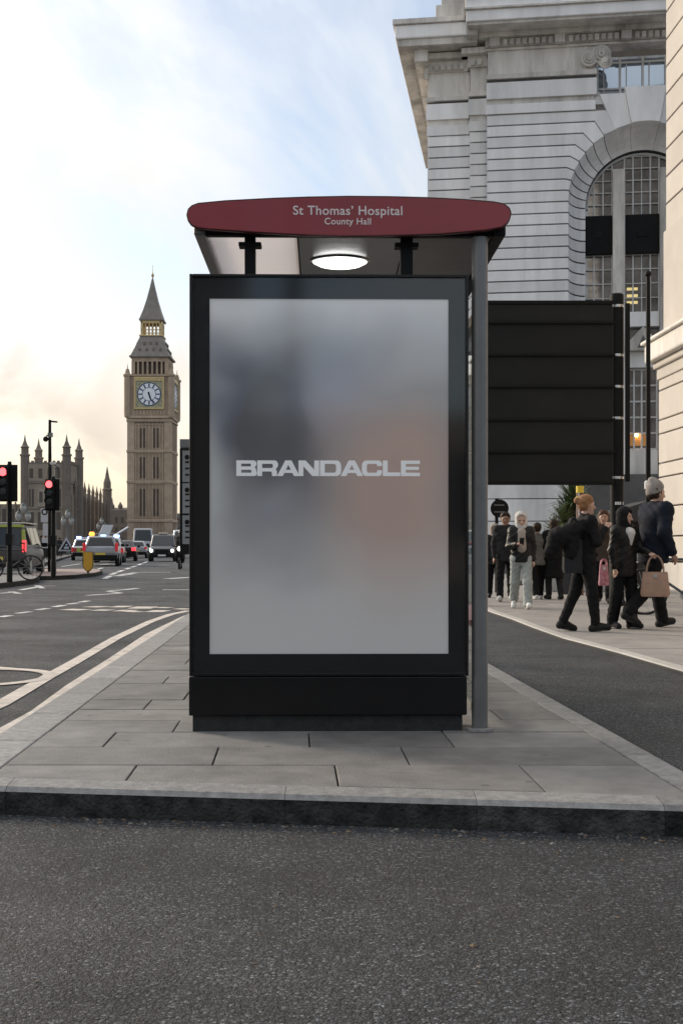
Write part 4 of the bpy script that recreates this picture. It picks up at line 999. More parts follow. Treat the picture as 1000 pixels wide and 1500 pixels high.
for x in (-4.2, -1.5, 1.2, 3.9):
    MB().box(x - .55, x + .55, -7.27, -7.19, pz(700), pz(686)).build('window', M_slit, pt)
    MB().box(x - .75, x + .75, -7.28, -7.19, pz(742), pz(716)).build('window', M_slit, pt)
    MB().box(x - .12, x + .12, -7.4, -7.285, pz(742), pz(716)).build('mullion', M_palace, pt)
    MB().box(x - .75, x + .75, -7.28, -7.19, pz(776), pz(750)).build('window', M_slit, pt)
MB().box(-2.2, 3.2, -7.6, -7.3, pz(742), pz(716)).build('bay_panel', mat('palace_light', (.31, .26, .21), .9, var=.2, scale=.5), pt)
for k_ in range(3): MB().box(-1.7 + k_ * 1.6, -.7 + k_ * 1.6, -7.65, -7.605, pz(736), pz(720)).build('window', M_slit, pt)
# long range receding behind the tower
a0 = Vector((-81.8, 374, 0)); a1 = Vector((-88.2, 462, 0))
rng_ = empty('palace_range', a0, 0, 'long gothic palace range lined with pinnacles beside the clock tower', 'building')
dv = (a1 - a0); ln = dv.length; ang = math.atan2(dv.y, dv.x)
hr = 16.8
rng_.rotation_euler = (0, 0, ang)
MB().box(0, ln, 0, 9, -5, hr).build('wall', M_palace, rng_)
for i in range(9):
    x = 3 + i * (ln - 5) / 8
    b_ = MB().box(x - .6, x + .6, -.9, -.005, -5, hr + .5).build('buttress', M_palaced, rng_)
    MB().lathe([(.55, hr + .5), (.55, hr + 2.2), (.7, hr + 2.3), (.3, hr + 3.6), (.05, hr + 5.2)], (x, -.45, 0), 6).build('pinnacle', M_palaced, b_)
    if i < 8:
        for z0, z1 in ((1, 5), (6, 10.5), (11.5, 15.5)):
            xm = x + (ln - 5) / 16
            for s_ in (-2.2, 0, 2.2): MB().box(xm + s_ - .7, xm + s_ + .7, -.07, -.004, z0, z1).build('window', M_slit, rng_)
MB().loft([[(0, 1, hr), (ln, 1, hr), (ln, 9, hr), (0, 9, hr)], [(0, 4.6, hr + 3.0), (ln, 4.6, hr + 3.0), (ln, 5.4, hr + 3.0), (0, 5.4, hr + 3.0)]]).build('roof', M_palaced, rng_)
x = ln - 3
MB().lathe([(1.7, -5), (1.7, hr + 5), (2.0, hr + 5.3), (1.4, hr + 6), (1.4, hr + 8), (.8, hr + 10), (.1, hr + 14)], (x, -.5, 0), 8).build('stair_turret', M_palaced, rng_)
# low side range left of the tower
lr = empty('palace_river_range', ((-40 - CX) / FPX * 372, 372, 0), 0, 'lower palace range with tall windows left of the brown tower', 'building')
MB().box(-10, 21, 0, 12, -5, pz(738)).build('wall', M_palace, lr)
for i in range(12):
    x = -8 + i * 2.5; MB().box(x - .55, x + .55, -.09, -.004, pz(775), pz(745)).build('window', M_slit, lr); MB().box(x + .85, x + 1.25, -.6, -.004, -5, pz(735)).build('buttress', M_palaced, lr)
fb = empty('far_dark_block', ((170 - CX) / FPX * 480, 480, 0), 0, 'dark far building with roof turrets left of the clock tower', 'building')
fz = lambda y: CZ + (HY - y) / 3.75
MB().box(-6, 9, 0, 10, -5, fz(747)).build('wall', M_palaced, fb)
MB().loft([[(-6, 0, fz(747)), (9, 0, fz(747)), (9, 10, fz(747)), (-6, 10, fz(747))], [(-5, 4, fz(743)), (9, 4, fz(743)), (9, 6, fz(743)), (-5, 6, fz(743))]]).build('roof', M_palaced, fb)
for x, y_ in ((-1.9, 729), (1.3, 735), (5, 738)): MB().lathe([(.9, fz(747)), (.9, fz(742)), (1.1, fz(741.5)), (.4, fz(737)), (.08, fz(y_))], (x, 2, 0), 8).build('roof_turret', M_palaced, fb)
for i in range(6):
    for z_ in (2, 6, 10): MB().box(-5 + i * 2.3, -4 + i * 2.3, -.06, -.004, z_, z_ + 2.4).build('window', M_slit, fb)
fb2 = empty('far_grey_block', ((258 - CX) / FPX * 430, 430, 0), 0, 'small grey far building right of the clock tower base', 'building')
MB().box(-1, 120, 0, 10, -5, CZ + (HY - 752) / 4.19).build('wall', mat('far_grey', (.22, .22, .23), .9, var=.15, scale=.3), fb2)
for i in range(44):
    for z_ in (2, 5.5, 9): MB().box(-.2 + i * 2.7, 1 + i * 2.7, -.06, -.004, z_, z_ + 2).build('window', M_slit, fb2)
cr = empty('tower_crane', AT(102, 800, 900), 0, 'pale thin crane jib rising behind the palace range', 'crane')
M_crane = mat('crane_pale', (.55, .54, .52), .7)
mb = MB(); cs = 900 / FPX
p0, p1 = Vector((0, 0, (800 - 705) * cs)), Vector((17 * cs, 0, (800 - 661) * cs))
dirc = (p1 - p0).normalized(); nrm = Vector((-dirc.z, 0, dirc.x))
for s_ in (-.9, .9): mb.tube(p0 + nrm * s_, p1 + nrm * s_ * .6, .22, .18, 6)
for t in range(16):
    a = p0 + (p1 - p0) * (t / 16); b = p0 + (p1 - p0) * ((t + 1) / 16); s_ = .85 if t % 2 else -.85; mb.tube(a + nrm * s_, b - nrm * s_, .12, .12, 5)
mb.build('jib', M_crane, cr)
MB().tube((0, 0, -5), (0, 0, 95 * cs), .8, .8, 6).build('mast', M_crane, cr)
MB().tube(p1, p1 + Vector((-.2, 0, -18 * cs)), .06, .06, 5).build('hoist_rope', M_palaced, cr)
MB().box(p1.x - .6, p1.x + .6, -.5, .5, p1.z - 19 * cs, p1.z - 17.6 * cs).build('hook_block', M_palaced, cr)

# ============================================================ STREET FURNITURE
def traffic_light(px, py, label, top, head0, head1, wpx, lamp_y, lampdx):
    x, d = G(px, py, FZ); s = FPX / d
    t = empty('traffic_light', (x, d, FZ), 0, label, 'traffic light', 'traffic lights at red')
    Z = lambda y: CZ + (HY - y) / s - FZ
    MB().lathe([(.06, 0), (.06, Z(head0) + .02)], (0, 0, 0), 14).build('pole', M_blackm, t, smooth=40)
    MB().lathe([(.075, 0), (.075, .5), (.062, .53)], (0, 0, 0), 14).build('pole_base', M_blackm, t, smooth=40)
    MB().tube((0, 0, Z(head0)), (0, 0, Z(top)), .05, .05, 12).build('pole_top', M_blackm, t)
    w = wpx / s / 2; z0, z1 = Z(head1), Z(head0)
    MB().box(-w, w, -.12, -.10, z0, z1).build('backing_board', M_blackm, t, bevel=.02)
    hd = MB().box(lampdx - .13, lampdx + .13, -.27, -.121, z0 + .04, z1 - .04).build('signal_head', M_blackm, t, bevel=.02)
    zl_ = Z(lamp_y); st_ = (zl_ - z0 - .12) / 2.6
    for k, m in enumerate((M_redl, M_lens, M_lens)):
        z = zl_ - k * st_
        MB().lathe([(.105, -.285), (.10, -.295), (.05, -.30)], (lampdx, 0, z), 18, 'y').build('signal_lens', m, hd, smooth=50)
        v = []; 
        for j in range(15):
            a = R(-20 + 220 * j / 14); v += [(lampdx + .118 * math.cos(a), -.272, z + .118 * math.sin(a)), (lampdx + .118 * math.cos(a), -.43 + .04 * abs(math.cos(a)), z + .118 * math.sin(a))]
        MB().add(v, [(2 * j, 2 * j + 2, 2 * j + 3, 2 * j + 1) for j in range(14)]).build('lamp_hood', M_blackm, hd)
    MB().box(-.09, .09, -.1, .09, .95, 1.25).build('push_button_box', M_blackm, t, bevel=.01)
    return t
traffic_light(14, 853, 'nearest traffic light showing red at the left edge of the photo', 676, 681, 735, 27, 692, -.10)
traffic_light(78, 846, 'traffic light showing red on the island below the camera mast', 698, 702, 748, 21, 710, -.06)
# yellow shield marker
x, d = G(129, 840, FZ)
b = empty('shield_marker', (x, d, FZ), 0, 'yellow shield shaped marker on a short stem at the island tip', 'traffic marker')
sc_ = d / FPX
MB().tube((0, 0, 0), (0, 0, .12), .035, .03, 10).build('stem', M_blackm, b)
shp = [(0, .06), (.10, .14), (.155, .24), (.16, .72), (-.16, .72), (-.155, .24), (-.10, .14)]
MB().prism(shp, -.03, .03, 'xzy').build('shield', M_yellow, b, bevel=.015)
rim = MB()
for p, q_ in zip(shp, shp[1:] + shp[:1]): rim.tube((p[0], 0, p[1]), (q_[0], 0, q_[1]), .028, .028, 6)
rim.build('dark_rim', mat('olive_rim', (.12, .09, .02), .6), b)
# camera mast
d = 44.0; x = (73 - CX) / FPX * d; s = FPX / d
cm = empty('camera_mast', (x, d, FZ), 0, 'tall thin mast with short arm and hanging dome camera', 'camera mast')
Z = lambda y: CZ + (HY - y) / s - FZ
MB().lathe([(.075, 0), (.07, Z(700)), (.05, Z(615))], (0, 0, 0), 12).build('mast', M_blackm, cm, smooth=40)
MB().tube((0, 0, Z(617)), (.27, 0, Z(618)), .03, .03, 8).build('arm', M_blackm, cm)
MB().tube((0, 0, Z(638)), (-.13, 0, Z(638)), .025, .025, 8).build('camera_arm', M_blackm, cm); MB().ball((-.15, 0, Z(643)), .10).build('dome_camera', M_blackm, cm, smooth=60)
MB().box(-.06, .10, -.09, .06, Z(640), Z(634)).build('junction_box', M_greymetal, cm)
# second small camera above the traffic light
d = 41.0; x = (81 - CX) / FPX * d; s = FPX / d
c2 = empty('camera_post', (x, d, FZ), 0, 'slim post with small pale box camera behind the second traffic light', 'camera post')
Z = lambda y: CZ + (HY - y) / s - FZ
MB().tube((0, 0, 0), (0, 0, Z(680)), .035, .03, 10).build('post', M_greymetal, c2)
MB().box(-.14, .02, -.18, .05, Z(681), Z(677)).build('camera_housing', mat('pale_plastic', (.5, .5, .48), .5), c2, bevel=.01)
MB().ball((.08, -.05, Z(684)), .075).build('camera_dome', M_greymetal, c2, smooth=60)
# sign pole with white plates
d = 50.0; x = (68 - CX) / FPX * d; s = FPX / d
sp_ = empty('sign_pole', (x, d, 0), 0, 'grey pole with white camera-warning plates behind the second traffic light', 'sign pole')
Z = lambda y: CZ + (HY - y) / s
MB().tube((.1, .05, 0), (.1, .05, Z(738)), .045, .045, 10).build('pole', M_greymetal, sp_)
M_plate = mat('sign_plate', (.45, .46, .48), .5)
for i, (x0, x1, y0, y1) in enumerate(((60, 71, 765, 745), (63, 73, 785, 767), (62, 74, 803, 788))):
    p_ = MB().box((x0 - 68) / s, (x1 - 68) / s, -.03, -.01, Z(y0), Z(y1)).build('sign_plate', M_plate, sp_, bevel=.01)
    if i == 0:
        MB().lathe([(.13, -.036), (.13, -.031)], ((65.5 - 68) / s, 0, Z(750)), 18, 'y').build('camera_symbol', M_blackm, p_); MB().lathe([(.075, -.04), (.075, -.0365)], ((65.5 - 68) / s, 0, Z(750)), 14, 'y').build('camera_symbol', M_plate, p_)
# bridge lamp standards
M_lampiron = mat('lamp_iron', (.10, .115, .10), .5)
def bridge_lamp(px, top, d, label):
    x = (px - CX) / FPX * d; t = empty('bridge_lamp', (x, d, FZ), 0, label, 'street lamp', 'triple lanterns along the bridge')
    H = CZ + (HY - top) * d / FPX - FZ
    MB().lathe([(.28, 0), (.28, .8), (.14, 1.0), (.09, 1.4), (.07, H - 1.9)], (0, 0, 0), 10).build('column', M_lampiron, t, smooth=50)
    for dx_, z in ((-.42, H - 1.45), (.42, H - 1.45), (0, H - .75)):
        MB().path([(0, 0, z - .55), (dx_ * .6, 0, z - .6), (dx_, 0, z - .32)], .035, 6).build('bracket', M_lampiron, t)
        g_ = MB().lathe([(.10, z - .32), (.24, z - .1), (.27, z + .12), (.22, z + .3)], (dx_, 0, 0), 10).build('lantern', M_globe, t, smooth=50)
        MB().lathe([(.25, z + .3), (.18, z + .42), (.06, z + .55), (.02, z + .72)], (dx_, 0, 0), 10).build('lantern_cap', M_lampiron, g_)
bridge_lamp(34, 733, 106, 'triple lantern lamp left of the brown tower')
bridge_lamp(99, 744, 129, 'triple lantern lamp right of the second traffic light')
bridge_lamp(149, 756, 162, 'farthest triple lantern lamp above the traffic')
# footway railings in panels
d = 62.0
while d < 150:
    e = d + 4.0; x0, x1 = fkx(d) - .6, fkx(e) - .6
    r_ = empty('footway_railing', ((x0), d, FZ), 0, 'dark upright railing panels along the far footway', 'railing', 'railing panels on the far footway')
    dx_ = x1 - x0
    for z in (.15, 1.05): MB().tube((0, 0, z), (dx_, 3.95, z), .03, .03, 6).build('rail', M_blackm, r_)
    MB().tube((0, 0, 0), (0, 0, 1.12), .05, .05, 6).build('post', M_blackm, r_)
    mb = MB()
    for k in range(1, 16): mb.tube((dx_ * k / 16, 4 * k / 16, .15), (dx_ * k / 16, 4 * k / 16, 1.05), .018, .018, 4)
    tag(mb.build('railing_bars', M_blackm, r_), kind='stuff'); d = e
# warning triangle by the railing
d = 92; x = (97 - CX) / FPX * d
wt = empty('warning_sign', (x, d, FZ), 0, 'small triangular roadworks sign on legs by the far railing', 'road sign')
MB().prism([(-.62, .55), (.62, .55), (0, 1.6)], 0, .03, 'xzy').build('red_triangle', mat('tri_grey', (.40, .40, .42), .6), wt); MB().prism([(-.42, .66), (.42, .66), (0, 1.36)], -.012, -.002, 'xzy').build('sign_face', M_blackm, wt)
MB().ball((.02, -.02, 1.02), .08, 6).build('symbol_mark', M_plate, wt); MB().box(-.16, .2, -.02, -.013, .72, .9).build('symbol_mark', M_plate, wt)
for s_ in (-.4, .4): MB().tube((s_, .02, 0), (s_ * .8, .02, .6), .025, .025, 6).build('leg', M_blackm, wt)

# ---- right-hand side: poles, round signs, plant, bollard, kiosk
d = 24.0; x = (949 - CX) / FPX * d; Z = lambda y: CZ + (HY - y) * d / FPX - PZ
fp_ = empty('thin_black_pole', (x, d, PZ), 0, 'thin black pole with ball top in front of the arched window', 'pole')
MB().lathe([(.06, 0), (.05, 2.5), (.042, Z(405))], (0, 0, 0), 12).build('shaft', M_blackm, fp_, smooth=40); MB().ball((0, 0, Z(401)), .065).build('ball_finial', M_blackm, fp_, smooth=60)
MB().lathe([(.075, Z(716)), (.075, Z(706)), (.05, Z(704))], (0, 0, 0), 12).build('white_collar', M_sash, fp_)
d = 27.0; x = (727 - CX) / FPX * d; Z = lambda y: CZ + (HY - y) * d / FPX - PZ
rs = empty('round_road_sign', (x, d, PZ), 0, 'round dark road sign seen from behind beside the grey shelter pole', 'road sign')
MB().tube((0, 0, 0), (0, 0, Z(730)), .04, .04, 10).build('post', M_blackm, rs)
MB().lathe([(.20, -.06), (.20, -.04)], (.06, 0, Z(745)), 24, 'y').build('disc', M_blackm, rs)
for z in (Z(740), Z(750)): MB().box(-.06, .16, -.085, -.062, z - .015, z + .015).build('clamp_bar', M_greymetal, rs)
d = 25.5; x = (849 - CX) / FPX * d; Z = lambda y: CZ + (HY - y) * d / FPX - PZ
yp = empty('banded_post', (x, d, PZ), 0, 'brown and white banded post with yellow top beside the palm', 'post')
MB().lathe([(.075, 0), (.075, Z(722))], (0, 0, 0), 14).build('brown_shaft', mat('post_brown', (.13, .06, .045), .6), yp, smooth=40); MB().lathe([(.08, Z(722) + .002), (.08, Z(712))], (0, 0, 0), 14).build('yellow_cap', mat('cap_yellow', (.75, .55, .04), .5), yp, smooth=40)
MB().box(-.05, -.02, -.085, -.077, Z(770), Z(722)).build('white_band', M_sash, yp)
d = 26.0; x = (829 - CX) / FPX * d
bo = empty('dark_bollard', (x, d, PZ), 0, 'dark square bollard behind the woman with a shoulder bag', 'bollard')
MB().box(-.11, .11, -.09, .09, 0, 1.15).build('shaft', mat('bollard_blue', (.03, .036, .045), .5), bo, bevel=.02); MB().box(-.125, .125, -.105, .105, 1.151, 1.2).build('cap', M_blackm, bo, bevel=.02)
# planter with a spiky palm
d = 28.0; x = (815 - CX) / FPX * d; Z = lambda y: CZ + (HY - y) * d / FPX - PZ
pl = empty('spiky_palm', (x, d, PZ), 0, 'spiky green palm with several leaf heads in a pale planter', 'plant')
MB().loft([[(-.55, -.45, 0), (1.35, -.45, 0), (1.35, .45, 0), (-.55, .45, 0)], [(-.6, -.5, .62), (1.4, -.5, .62), (1.4, .5, .62), (-.6, .5, .62)]]).build('planter', mat('planter_pale', (.42, .43, .44), .8, var=.1, scale=3), pl, bevel=.02)
heads = [(-.05, -.2, Z(782), .62, 130), (.30, .1, Z(752), .75, 140), (.12, -.15, Z(764), .6, 120), (.40, .0, Z(735), .85, 160), (-.18, -.1, Z(792), .45, 90), (.6, .1, Z(765), .6, 110)]
tr = MB()
for hx, hy, hz_, r_, n_ in heads: tr.path([(.25, 0, .6), ((hx + .25) / 2 - .03, hy * .5, (hz_ + .6) / 2), (hx, hy, hz_)], .05, 7)
tr.build('trunk', M_bark, pl, smooth=50)
for hi, (hx, hy, hz_, r_, n_) in enumerate(heads):
    lf = MB()
    for k in range(n_):
        th, ph = random.uniform(0, 2 * math.pi), random.uniform(-.5, 1.45); L_ = r_ * random.uniform(.7, 1.05)
        dr = Vector((math.cos(th) * math.cos(ph), math.sin(th) * math.cos(ph), math.sin(ph))); side = dr.cross(Vector((0, 0, 1))).normalized() * random.uniform(.022, .036)
        o_ = Vector((hx, hy, hz_)); pts = []
        for t in range(5):
            u_ = t / 4; p = o_ + dr * L_ * u_ + Vector((0, 0, -.22 * L_ * u_ ** 2.2)); w_ = (1 - u_) ** .6 * (1 if t else .6); pts.append((p - side * w_, p + side * w_))
        vs_ = [p for pr in pts for p in pr]; lf.add(vs_, [(2 * t, 2 * t + 1, 2 * t + 3, 2 * t + 2) for t in range(4)])
    tag(lf.build('leaf_head', M_leaf if hi % 2 else M_leaf2, pl), kind='stuff')
# dark awning kiosk between the sign post and the man
d = 31.0; x = (932 - CX) / FPX * d; Z = lambda y: CZ + (HY - y) * d / FPX - PZ
ki = empty('awning_kiosk', (x, d, PZ), 0, 'small kiosk with dark sloping awning behind the man in a beanie', 'kiosk')
MB().box(-.75, .62, .1, 1.4, 0, Z(757)).build('body', mat('kiosk_body', (.05, .045, .04), .7, var=.2, scale=3), ki)
MB().prism([(-.9, Z(765)), (.72, Z(765)), (.72, Z(742)), (.2, Z(734)), (-.9, Z(755))], -.5, 1.5, 'xzy').build('awning', mat('awning_dark', (.03, .03, .032), .7), ki, bevel=.02)
for s_ in (-.85, .66): MB().tube((s_, -.45, 0), (s_, -.45, Z(765)), .03, .03, 8).build('awning_leg', M_blackm, ki)
MB().box(-.6, .5, .08, .099, .9, 1.5).build('counter_hatch', M_void, ki)
# low pale barrier wall by the palm
lw = empty('low_barrier_wall', ((745 - CX) / FPX * 32, 32, PZ), 0, 'low pale barrier wall behind the walking people', 'wall')
for k in range(5): MB().box(k * .95, k * .95 + .93, 0, .35, 0, .85).build('wall_panel', mat('barrier_pale', (.45, .46, .47), .8, var=.12, scale=2, stain=.3), lw, bevel=.02)
MB().box(-.02, 4.77, -.05, .4, -.001, .12).build('base_strip', M_stoned, lw)

# ============================================================ BICYCLES
def bicycle(name, loc, rz, label, col, basket=False):
    t = empty(name, loc, rz, label, 'bicycle'); fm = mat('bike_' + name + str(round(loc[0], 1)), col, .35)
    r_ = .33
    for y_ in (-.53, .53):
        w_ = MB()
        for k in range(28):
            a, b_ = 2 * math.pi * k / 28, 2 * math.pi * (k + 1) / 28; w_.tube((0, y_ + r_ * math.cos(a), r_ + .01 + r_ * math.sin(a)), (0, y_ + r_ * math.cos(b_), r_ + .01 + r_ * math.sin(b_)), .022, .022, 6)
        wh = w_.build('wheel', M_tyre, t, smooth=60)
        sp2 = MB()
        for k in range(14):
            a = 2 * math.pi * k / 14; sp2.tube((0, y_, r_ + .01), (0, y_ + r_ * .97 * math.cos(a), r_ + .01 + r_ * .97 * math.sin(a)), .004, .004, 4)
        sp2.tube((-.05, y_, r_ + .01), (.05, y_, r_ + .01), .025, .025, 8); sp2.build('spokes', M_steel, wh)
    f_ = MB(); bb = (0, -.08, .29); seat_ = (0, -.25, .82); hd_ = (0, .36, .83); hl = (0, .40, .62)
    for a, b_ in ((bb, seat_), (bb, hl), (seat_, hd_), (hl, hd_)): f_.tube(a, b_, .02, .02, 8)
    for s_ in (-.05, .05): f_.tube(bb, (s_, -.53, .34), .012, .012, 6); f_.tube((0, -.23, .76), (s_, -.53, .34), .011, .011, 6); f_.tube(hl, (s_, .53, .34), .015, .015, 6)
    f_.build('frame', fm, t)
    MB().loft([[(-.08, -.36, .88), (.08, -.36, .88), (.08, -.36, .93), (-.08, -.36, .93)], [(-.02, -.1, .89), (.02, -.1, .89), (.02, -.1, .92), (-.02, -.1, .92)]]).build('saddle', M_blackm, t, bevel=.01)
    MB().path([(-.29, .26, 1.02), (-.22, .36, 1.0), (0, .36, .98), (.22, .36, 1.0), (.29, .26, 1.02)], .014, 7).tube((0, .36, .82), (0, .36, .98), .014, .014, 7).build('handlebar', M_blackm, t)
    MB().lathe([(.09, -.01), (.09, .01)], (.06, -.08, .29), 14, 'x').build('crank', M_steel, t)
    if basket:
        b_ = MB(); c = [(-.16, .40, .78), (.16, .40, .78), (.16, .66, .78), (-.16, .66, .78)]; c2 = [(p[0] * 1.15, p[1] + (.02 if p[1] > .5 else 0), 1.0) for p in c]
        for p, q_ in zip(c, c[1:] + c[:1]): b_.tube(p, q_, .008, .008, 5)
        for p, q_ in zip(c2, c2[1:] + c2[:1]): b_.tube(p, q_, .008, .008, 5)
        for p, q_ in zip(c, c2): b_.tube(p, q_, .008, .008, 5)
        for k in range(1, 6):
            for i in range(4):
                p = Vector(c[i]).lerp(Vector(c[(i + 1) % 4]), k / 6); q_ = Vector(c2[i]).lerp(Vector(c2[(i + 1) % 4]), k / 6); b_.tube(p, q_, .004, .004, 4)
        b_.build('basket', M_steel, t)
    MB().prism([(-.53 + .37 * math.cos(a), .34 + .37 * math.sin(a)) for a in [R(20 + 16 * k) for k in range(9)]] + [(-.53 + .35 * math.cos(a), .34 + .35 * math.sin(a)) for a in [R(20 + 16 * k) for k in range(8, -1, -1)]], -.03, .03, 'yzx').build('mudguard', fm, t)
    return t
x, d = G(997, 901, PZ); bicycle('parked_bicycle', (x, d, PZ), R(78), 'parked bicycle with basket behind the man at the right edge', (.05, .06, .07), True)
x, d = G(12, 851, FZ); bicycle('parked_bicycle', (x - .1, d + .6, FZ), R(-82), 'dark bicycle standing by the nearest traffic light', (.02, .02, .02))

# ============================================================ VEHICLES (local y = forward)
def superring(y, w, z0, z1, n=20, p=.38):
    cz_, hz_ = (z0 + z1) / 2, (z1 - z0) / 2; out_ = []
    for k in range(n):
        a = 2 * math.pi * k / n; c, s_ = math.cos(a), math.sin(a)
        out_.append((w * math.copysign(abs(c) ** p, c), y, cz_ + hz_ * math.copysign(abs(s_) ** p, s_)))
    return out_
def vehicle(name, loc, rz, label, cat, stations, cabin, paint, wheels, track, wr, group=None, taxi=False, tail=(.62, .95, .14, .22), tail_mat=None, head_mat=None, plate='y', lightbar=None, hood_z=None, cabin_paint=None):
    t = empty(name, loc, rz, label, cat, group)
    bd_ = MB().loft([superring(*s_) for s_ in stations]).build('body', paint, t, smooth=45)
    y0, y1 = stations[0][0], stations[-1][0]; wm = max(s_[1] for s_ in stations)
    # cabin: base ring -> roof ring
    yb0, yb1, wb, zb_, yr0, yr1, wr_, zr = cabin
    def ring(ya, yb, w, z, r_=.18):
        pts = []
        for cx_, cy_, a0 in ((w - r_, yb - r_, 0), (-w + r_, yb - r_, 90), (-w + r_, ya + r_, 180), (w - r_, ya + r_, 270)):
            for k in range(4): a = R(a0 + 30 * k); pts.append((cx_ + r_ * math.cos(a), cy_ + r_ * math.sin(a), z))
        return pts
    lv = []
    for u_ in (0, .33, .66, .9): lv.append(ring(yb0 + (yr0 - yb0) * u_, yb1 + (yr1 - yb1) * u_, wb + (wr_ - wb) * u_, zb_ + (zr - .06 - zb_) * u_ / .9))
    lv.append(ring(yr0 + .05, yr1 - .08, wr_ - .07, zr - .015)); lv.append(ring(yr0 + .25, yr1 - .3, wr_ - .25, zr))
    cb_ = MB().loft(lv).build('cabin', cabin_paint or paint, t, smooth=35)
    def P(end, u_, s_):       # point on rear (0) / front (1) screen
        y = (yb0 + (yr0 - yb0) * u_) if end == 0 else (yb1 + (yr1 - yb1) * u_); w = wb + (wr_ - wb) * u_
        return (w * s_, y + (-.012 if end == 0 else .012), zb_ + (zr - .06 - zb_) * u_ / .9)
    for end, nm in ((0, 'rear_window'), (1, 'windscreen')):
        MB().add([P(end, .10, -.86), P(end, .10, .86), P(end, .84, .80), P(end, .84, -.80)], [(0, 1, 2, 3)]).build(nm, M_glassd, t)
    for s_ in (-1, 1):
        segs = [(.10, .36), (.39, .64), (.67, .90)] if yb1 - yb0 > 2.2 else [(.10, .5), (.54, .90)]
        for a, b_ in segs:
            def Q(f, u_):
                ya, yb = yb0 + (yr0 - yb0) * u_, yb1 + (yr1 - yb1) * u_; w = wb + (wr_ - wb) * u_
                return (s_ * (w + .006), ya + (yb - ya) * f, zb_ + (zr - .06 - zb_) * u_ / .9)
            MB().add([Q(a, .12), Q(b_, .12), Q(b_, .82), Q(a, .82)], [(0, 1, 2, 3)]).build('side_window', M_glassd, t)
    for s_ in (-1, 1):
        for yw in wheels:
            xw = s_ * (track - .11); w_ = MB().lathe([(wr * .62, -.11), (wr * .95, -.11), (wr, -.07), (wr, .07), (wr * .95, .11), (wr * .62, .11)], (xw, yw, wr), 20, 'x').build('wheel', M_tyre, t, smooth=40)
            MB().lathe([(wr * .6, -.115), (wr * .6, .115), (wr * .3, .12)] if s_ > 0 else [(wr * .3, -.12), (wr * .6, -.115), (wr * .6, .115)], (xw, yw, wr), 16, 'x').build('rim', M_rim, w_, smooth=40)
    z0_, z1_, wl_, _ = tail
    for s_ in (-1, 1):
        MB().box(min(s_ * (wm * .97), s_ * (wm * .97 - wl_)), max(s_ * (wm * .97), s_ * (wm * .97 - wl_)), y0 - .03, y0 + .14, z0_, z1_).build('tail_light', tail_mat or M_tail, t, bevel=.03)
        hz0 = hood_z if hood_z else z0_
        MB().lathe([(.10, -.02), (.11, .02), (.06, .06)] , (s_ * (wm * .76), y1 - .01, hz0), 14, 'y').build('headlight', head_mat or M_lampoff, t, smooth=50)
        MB().box(s_ * wm + (0 if s_ > 0 else -.2), s_ * wm + (.2 if s_ > 0 else 0), yb1 - .55, yb1 - .42, zb_ + .02, zb_ + .17).build('mirror', M_blackm, t, bevel=.03)
    zlo = stations[1][2]
    MB().box(-wm * .92, wm * .92, y0 - .035, y0 + .1, zlo + .0, zlo + .26).build('rear_bumper', M_blackm, t, bevel=.03); MB().box(-wm * .92, wm * .92, y1 - .1, y1 + .03, zlo, zlo + .24).build('front_bumper', M_blackm, t, bevel=.03)
    MB().box(-.26, .26, y0 - .05, y0 - .036, zlo + .27, zlo + .38).build('number_plate', M_plate_y, t); MB().box(-.26, .26, y1 + .031, y1 + .045, zlo + .07, zlo + .18).build('number_plate', M_plate_w, t)
    if hood_z: MB().box(-wm * .5, wm * .5, y1 - .03, y1 + .02, hood_z - .2, hood_z + .1).build('grille', M_blackm, t, bevel=.02)
    if lightbar is not None:
        lb = MB().box(-.55, .55, lightbar - .12, lightbar + .12, zr + .02, zr + .13).build('light_bar', M_lampoff, t, bevel=.03)
        for s_ in (-.42, .42): MB().box(s_ - .17, s_ + .17, lightbar - .15, lightbar + .15, zr + .03, zr + .19).build('beacon', M_bluel, lb, bevel=.03)
    return t
HD = R(8)      # bridge traffic heads 8 degrees left of the view axis
def paint(n, c, rough=.32, metal=.3): return mat('paint_' + n, c, rough, metal=metal, coat=.5, var=.06, scale=2)
def place(px, py): x, d = G(px, py); return (x, d, 0)
SUV = [(-2.2, .80, .42, .95), (-2.1, .90, .32, 1.05), (-1.2, .94, .27, 1.06), (.9, .94, .27, 1.04), (1.7, .92, .28, .98), (2.15, .82, .32, .88), (2.3, .65, .38, .78)]
SUVC = (-2.1, 1.15, .84, 1.0, -1.75, .35, .66, 1.58)
SED = [(-2.3, .76, .42, .98), (-2.2, .86, .3, 1.02), (-1.2, .90, .25, 1.0), (.9, .90, .25, .96), (1.8, .87, .27, .88), (2.25, .74, .32, .76), (2.35, .6, .38, .7)]
SEDC = (-1.75, 1.2, .80, .93, -1.1, .35, .62, 1.46)
def at_rear(px, py, L_): x, d = G(px, py); return (x - math.sin(HD) * L_ / 2, d + math.cos(HD) * L_ / 2, 0)
vehicle('estate_car', at_rear(147, 829.5, 4.4), HD, 'grey estate car seen from behind with red tail lights, nearest in the traffic', 'car', SUV, SUVC, paint('grey', (.20, .215, .24)), (-1.4, 1.4), .95, .36, 'cars in the bridge traffic', tail=(.78, 1.22, .16, 0), tail_mat=M_tail)
vehicle('police_car', at_rear(159, 824.5, 4.4), HD, 'patrol car hidden behind the grey estate, only its blue beacons showing', 'car', SUV, SUVC, paint('white', (.6, .6, .6)), (-1.4, 1.4), .95, .34, 'cars in the bridge traffic', lightbar=-.4)
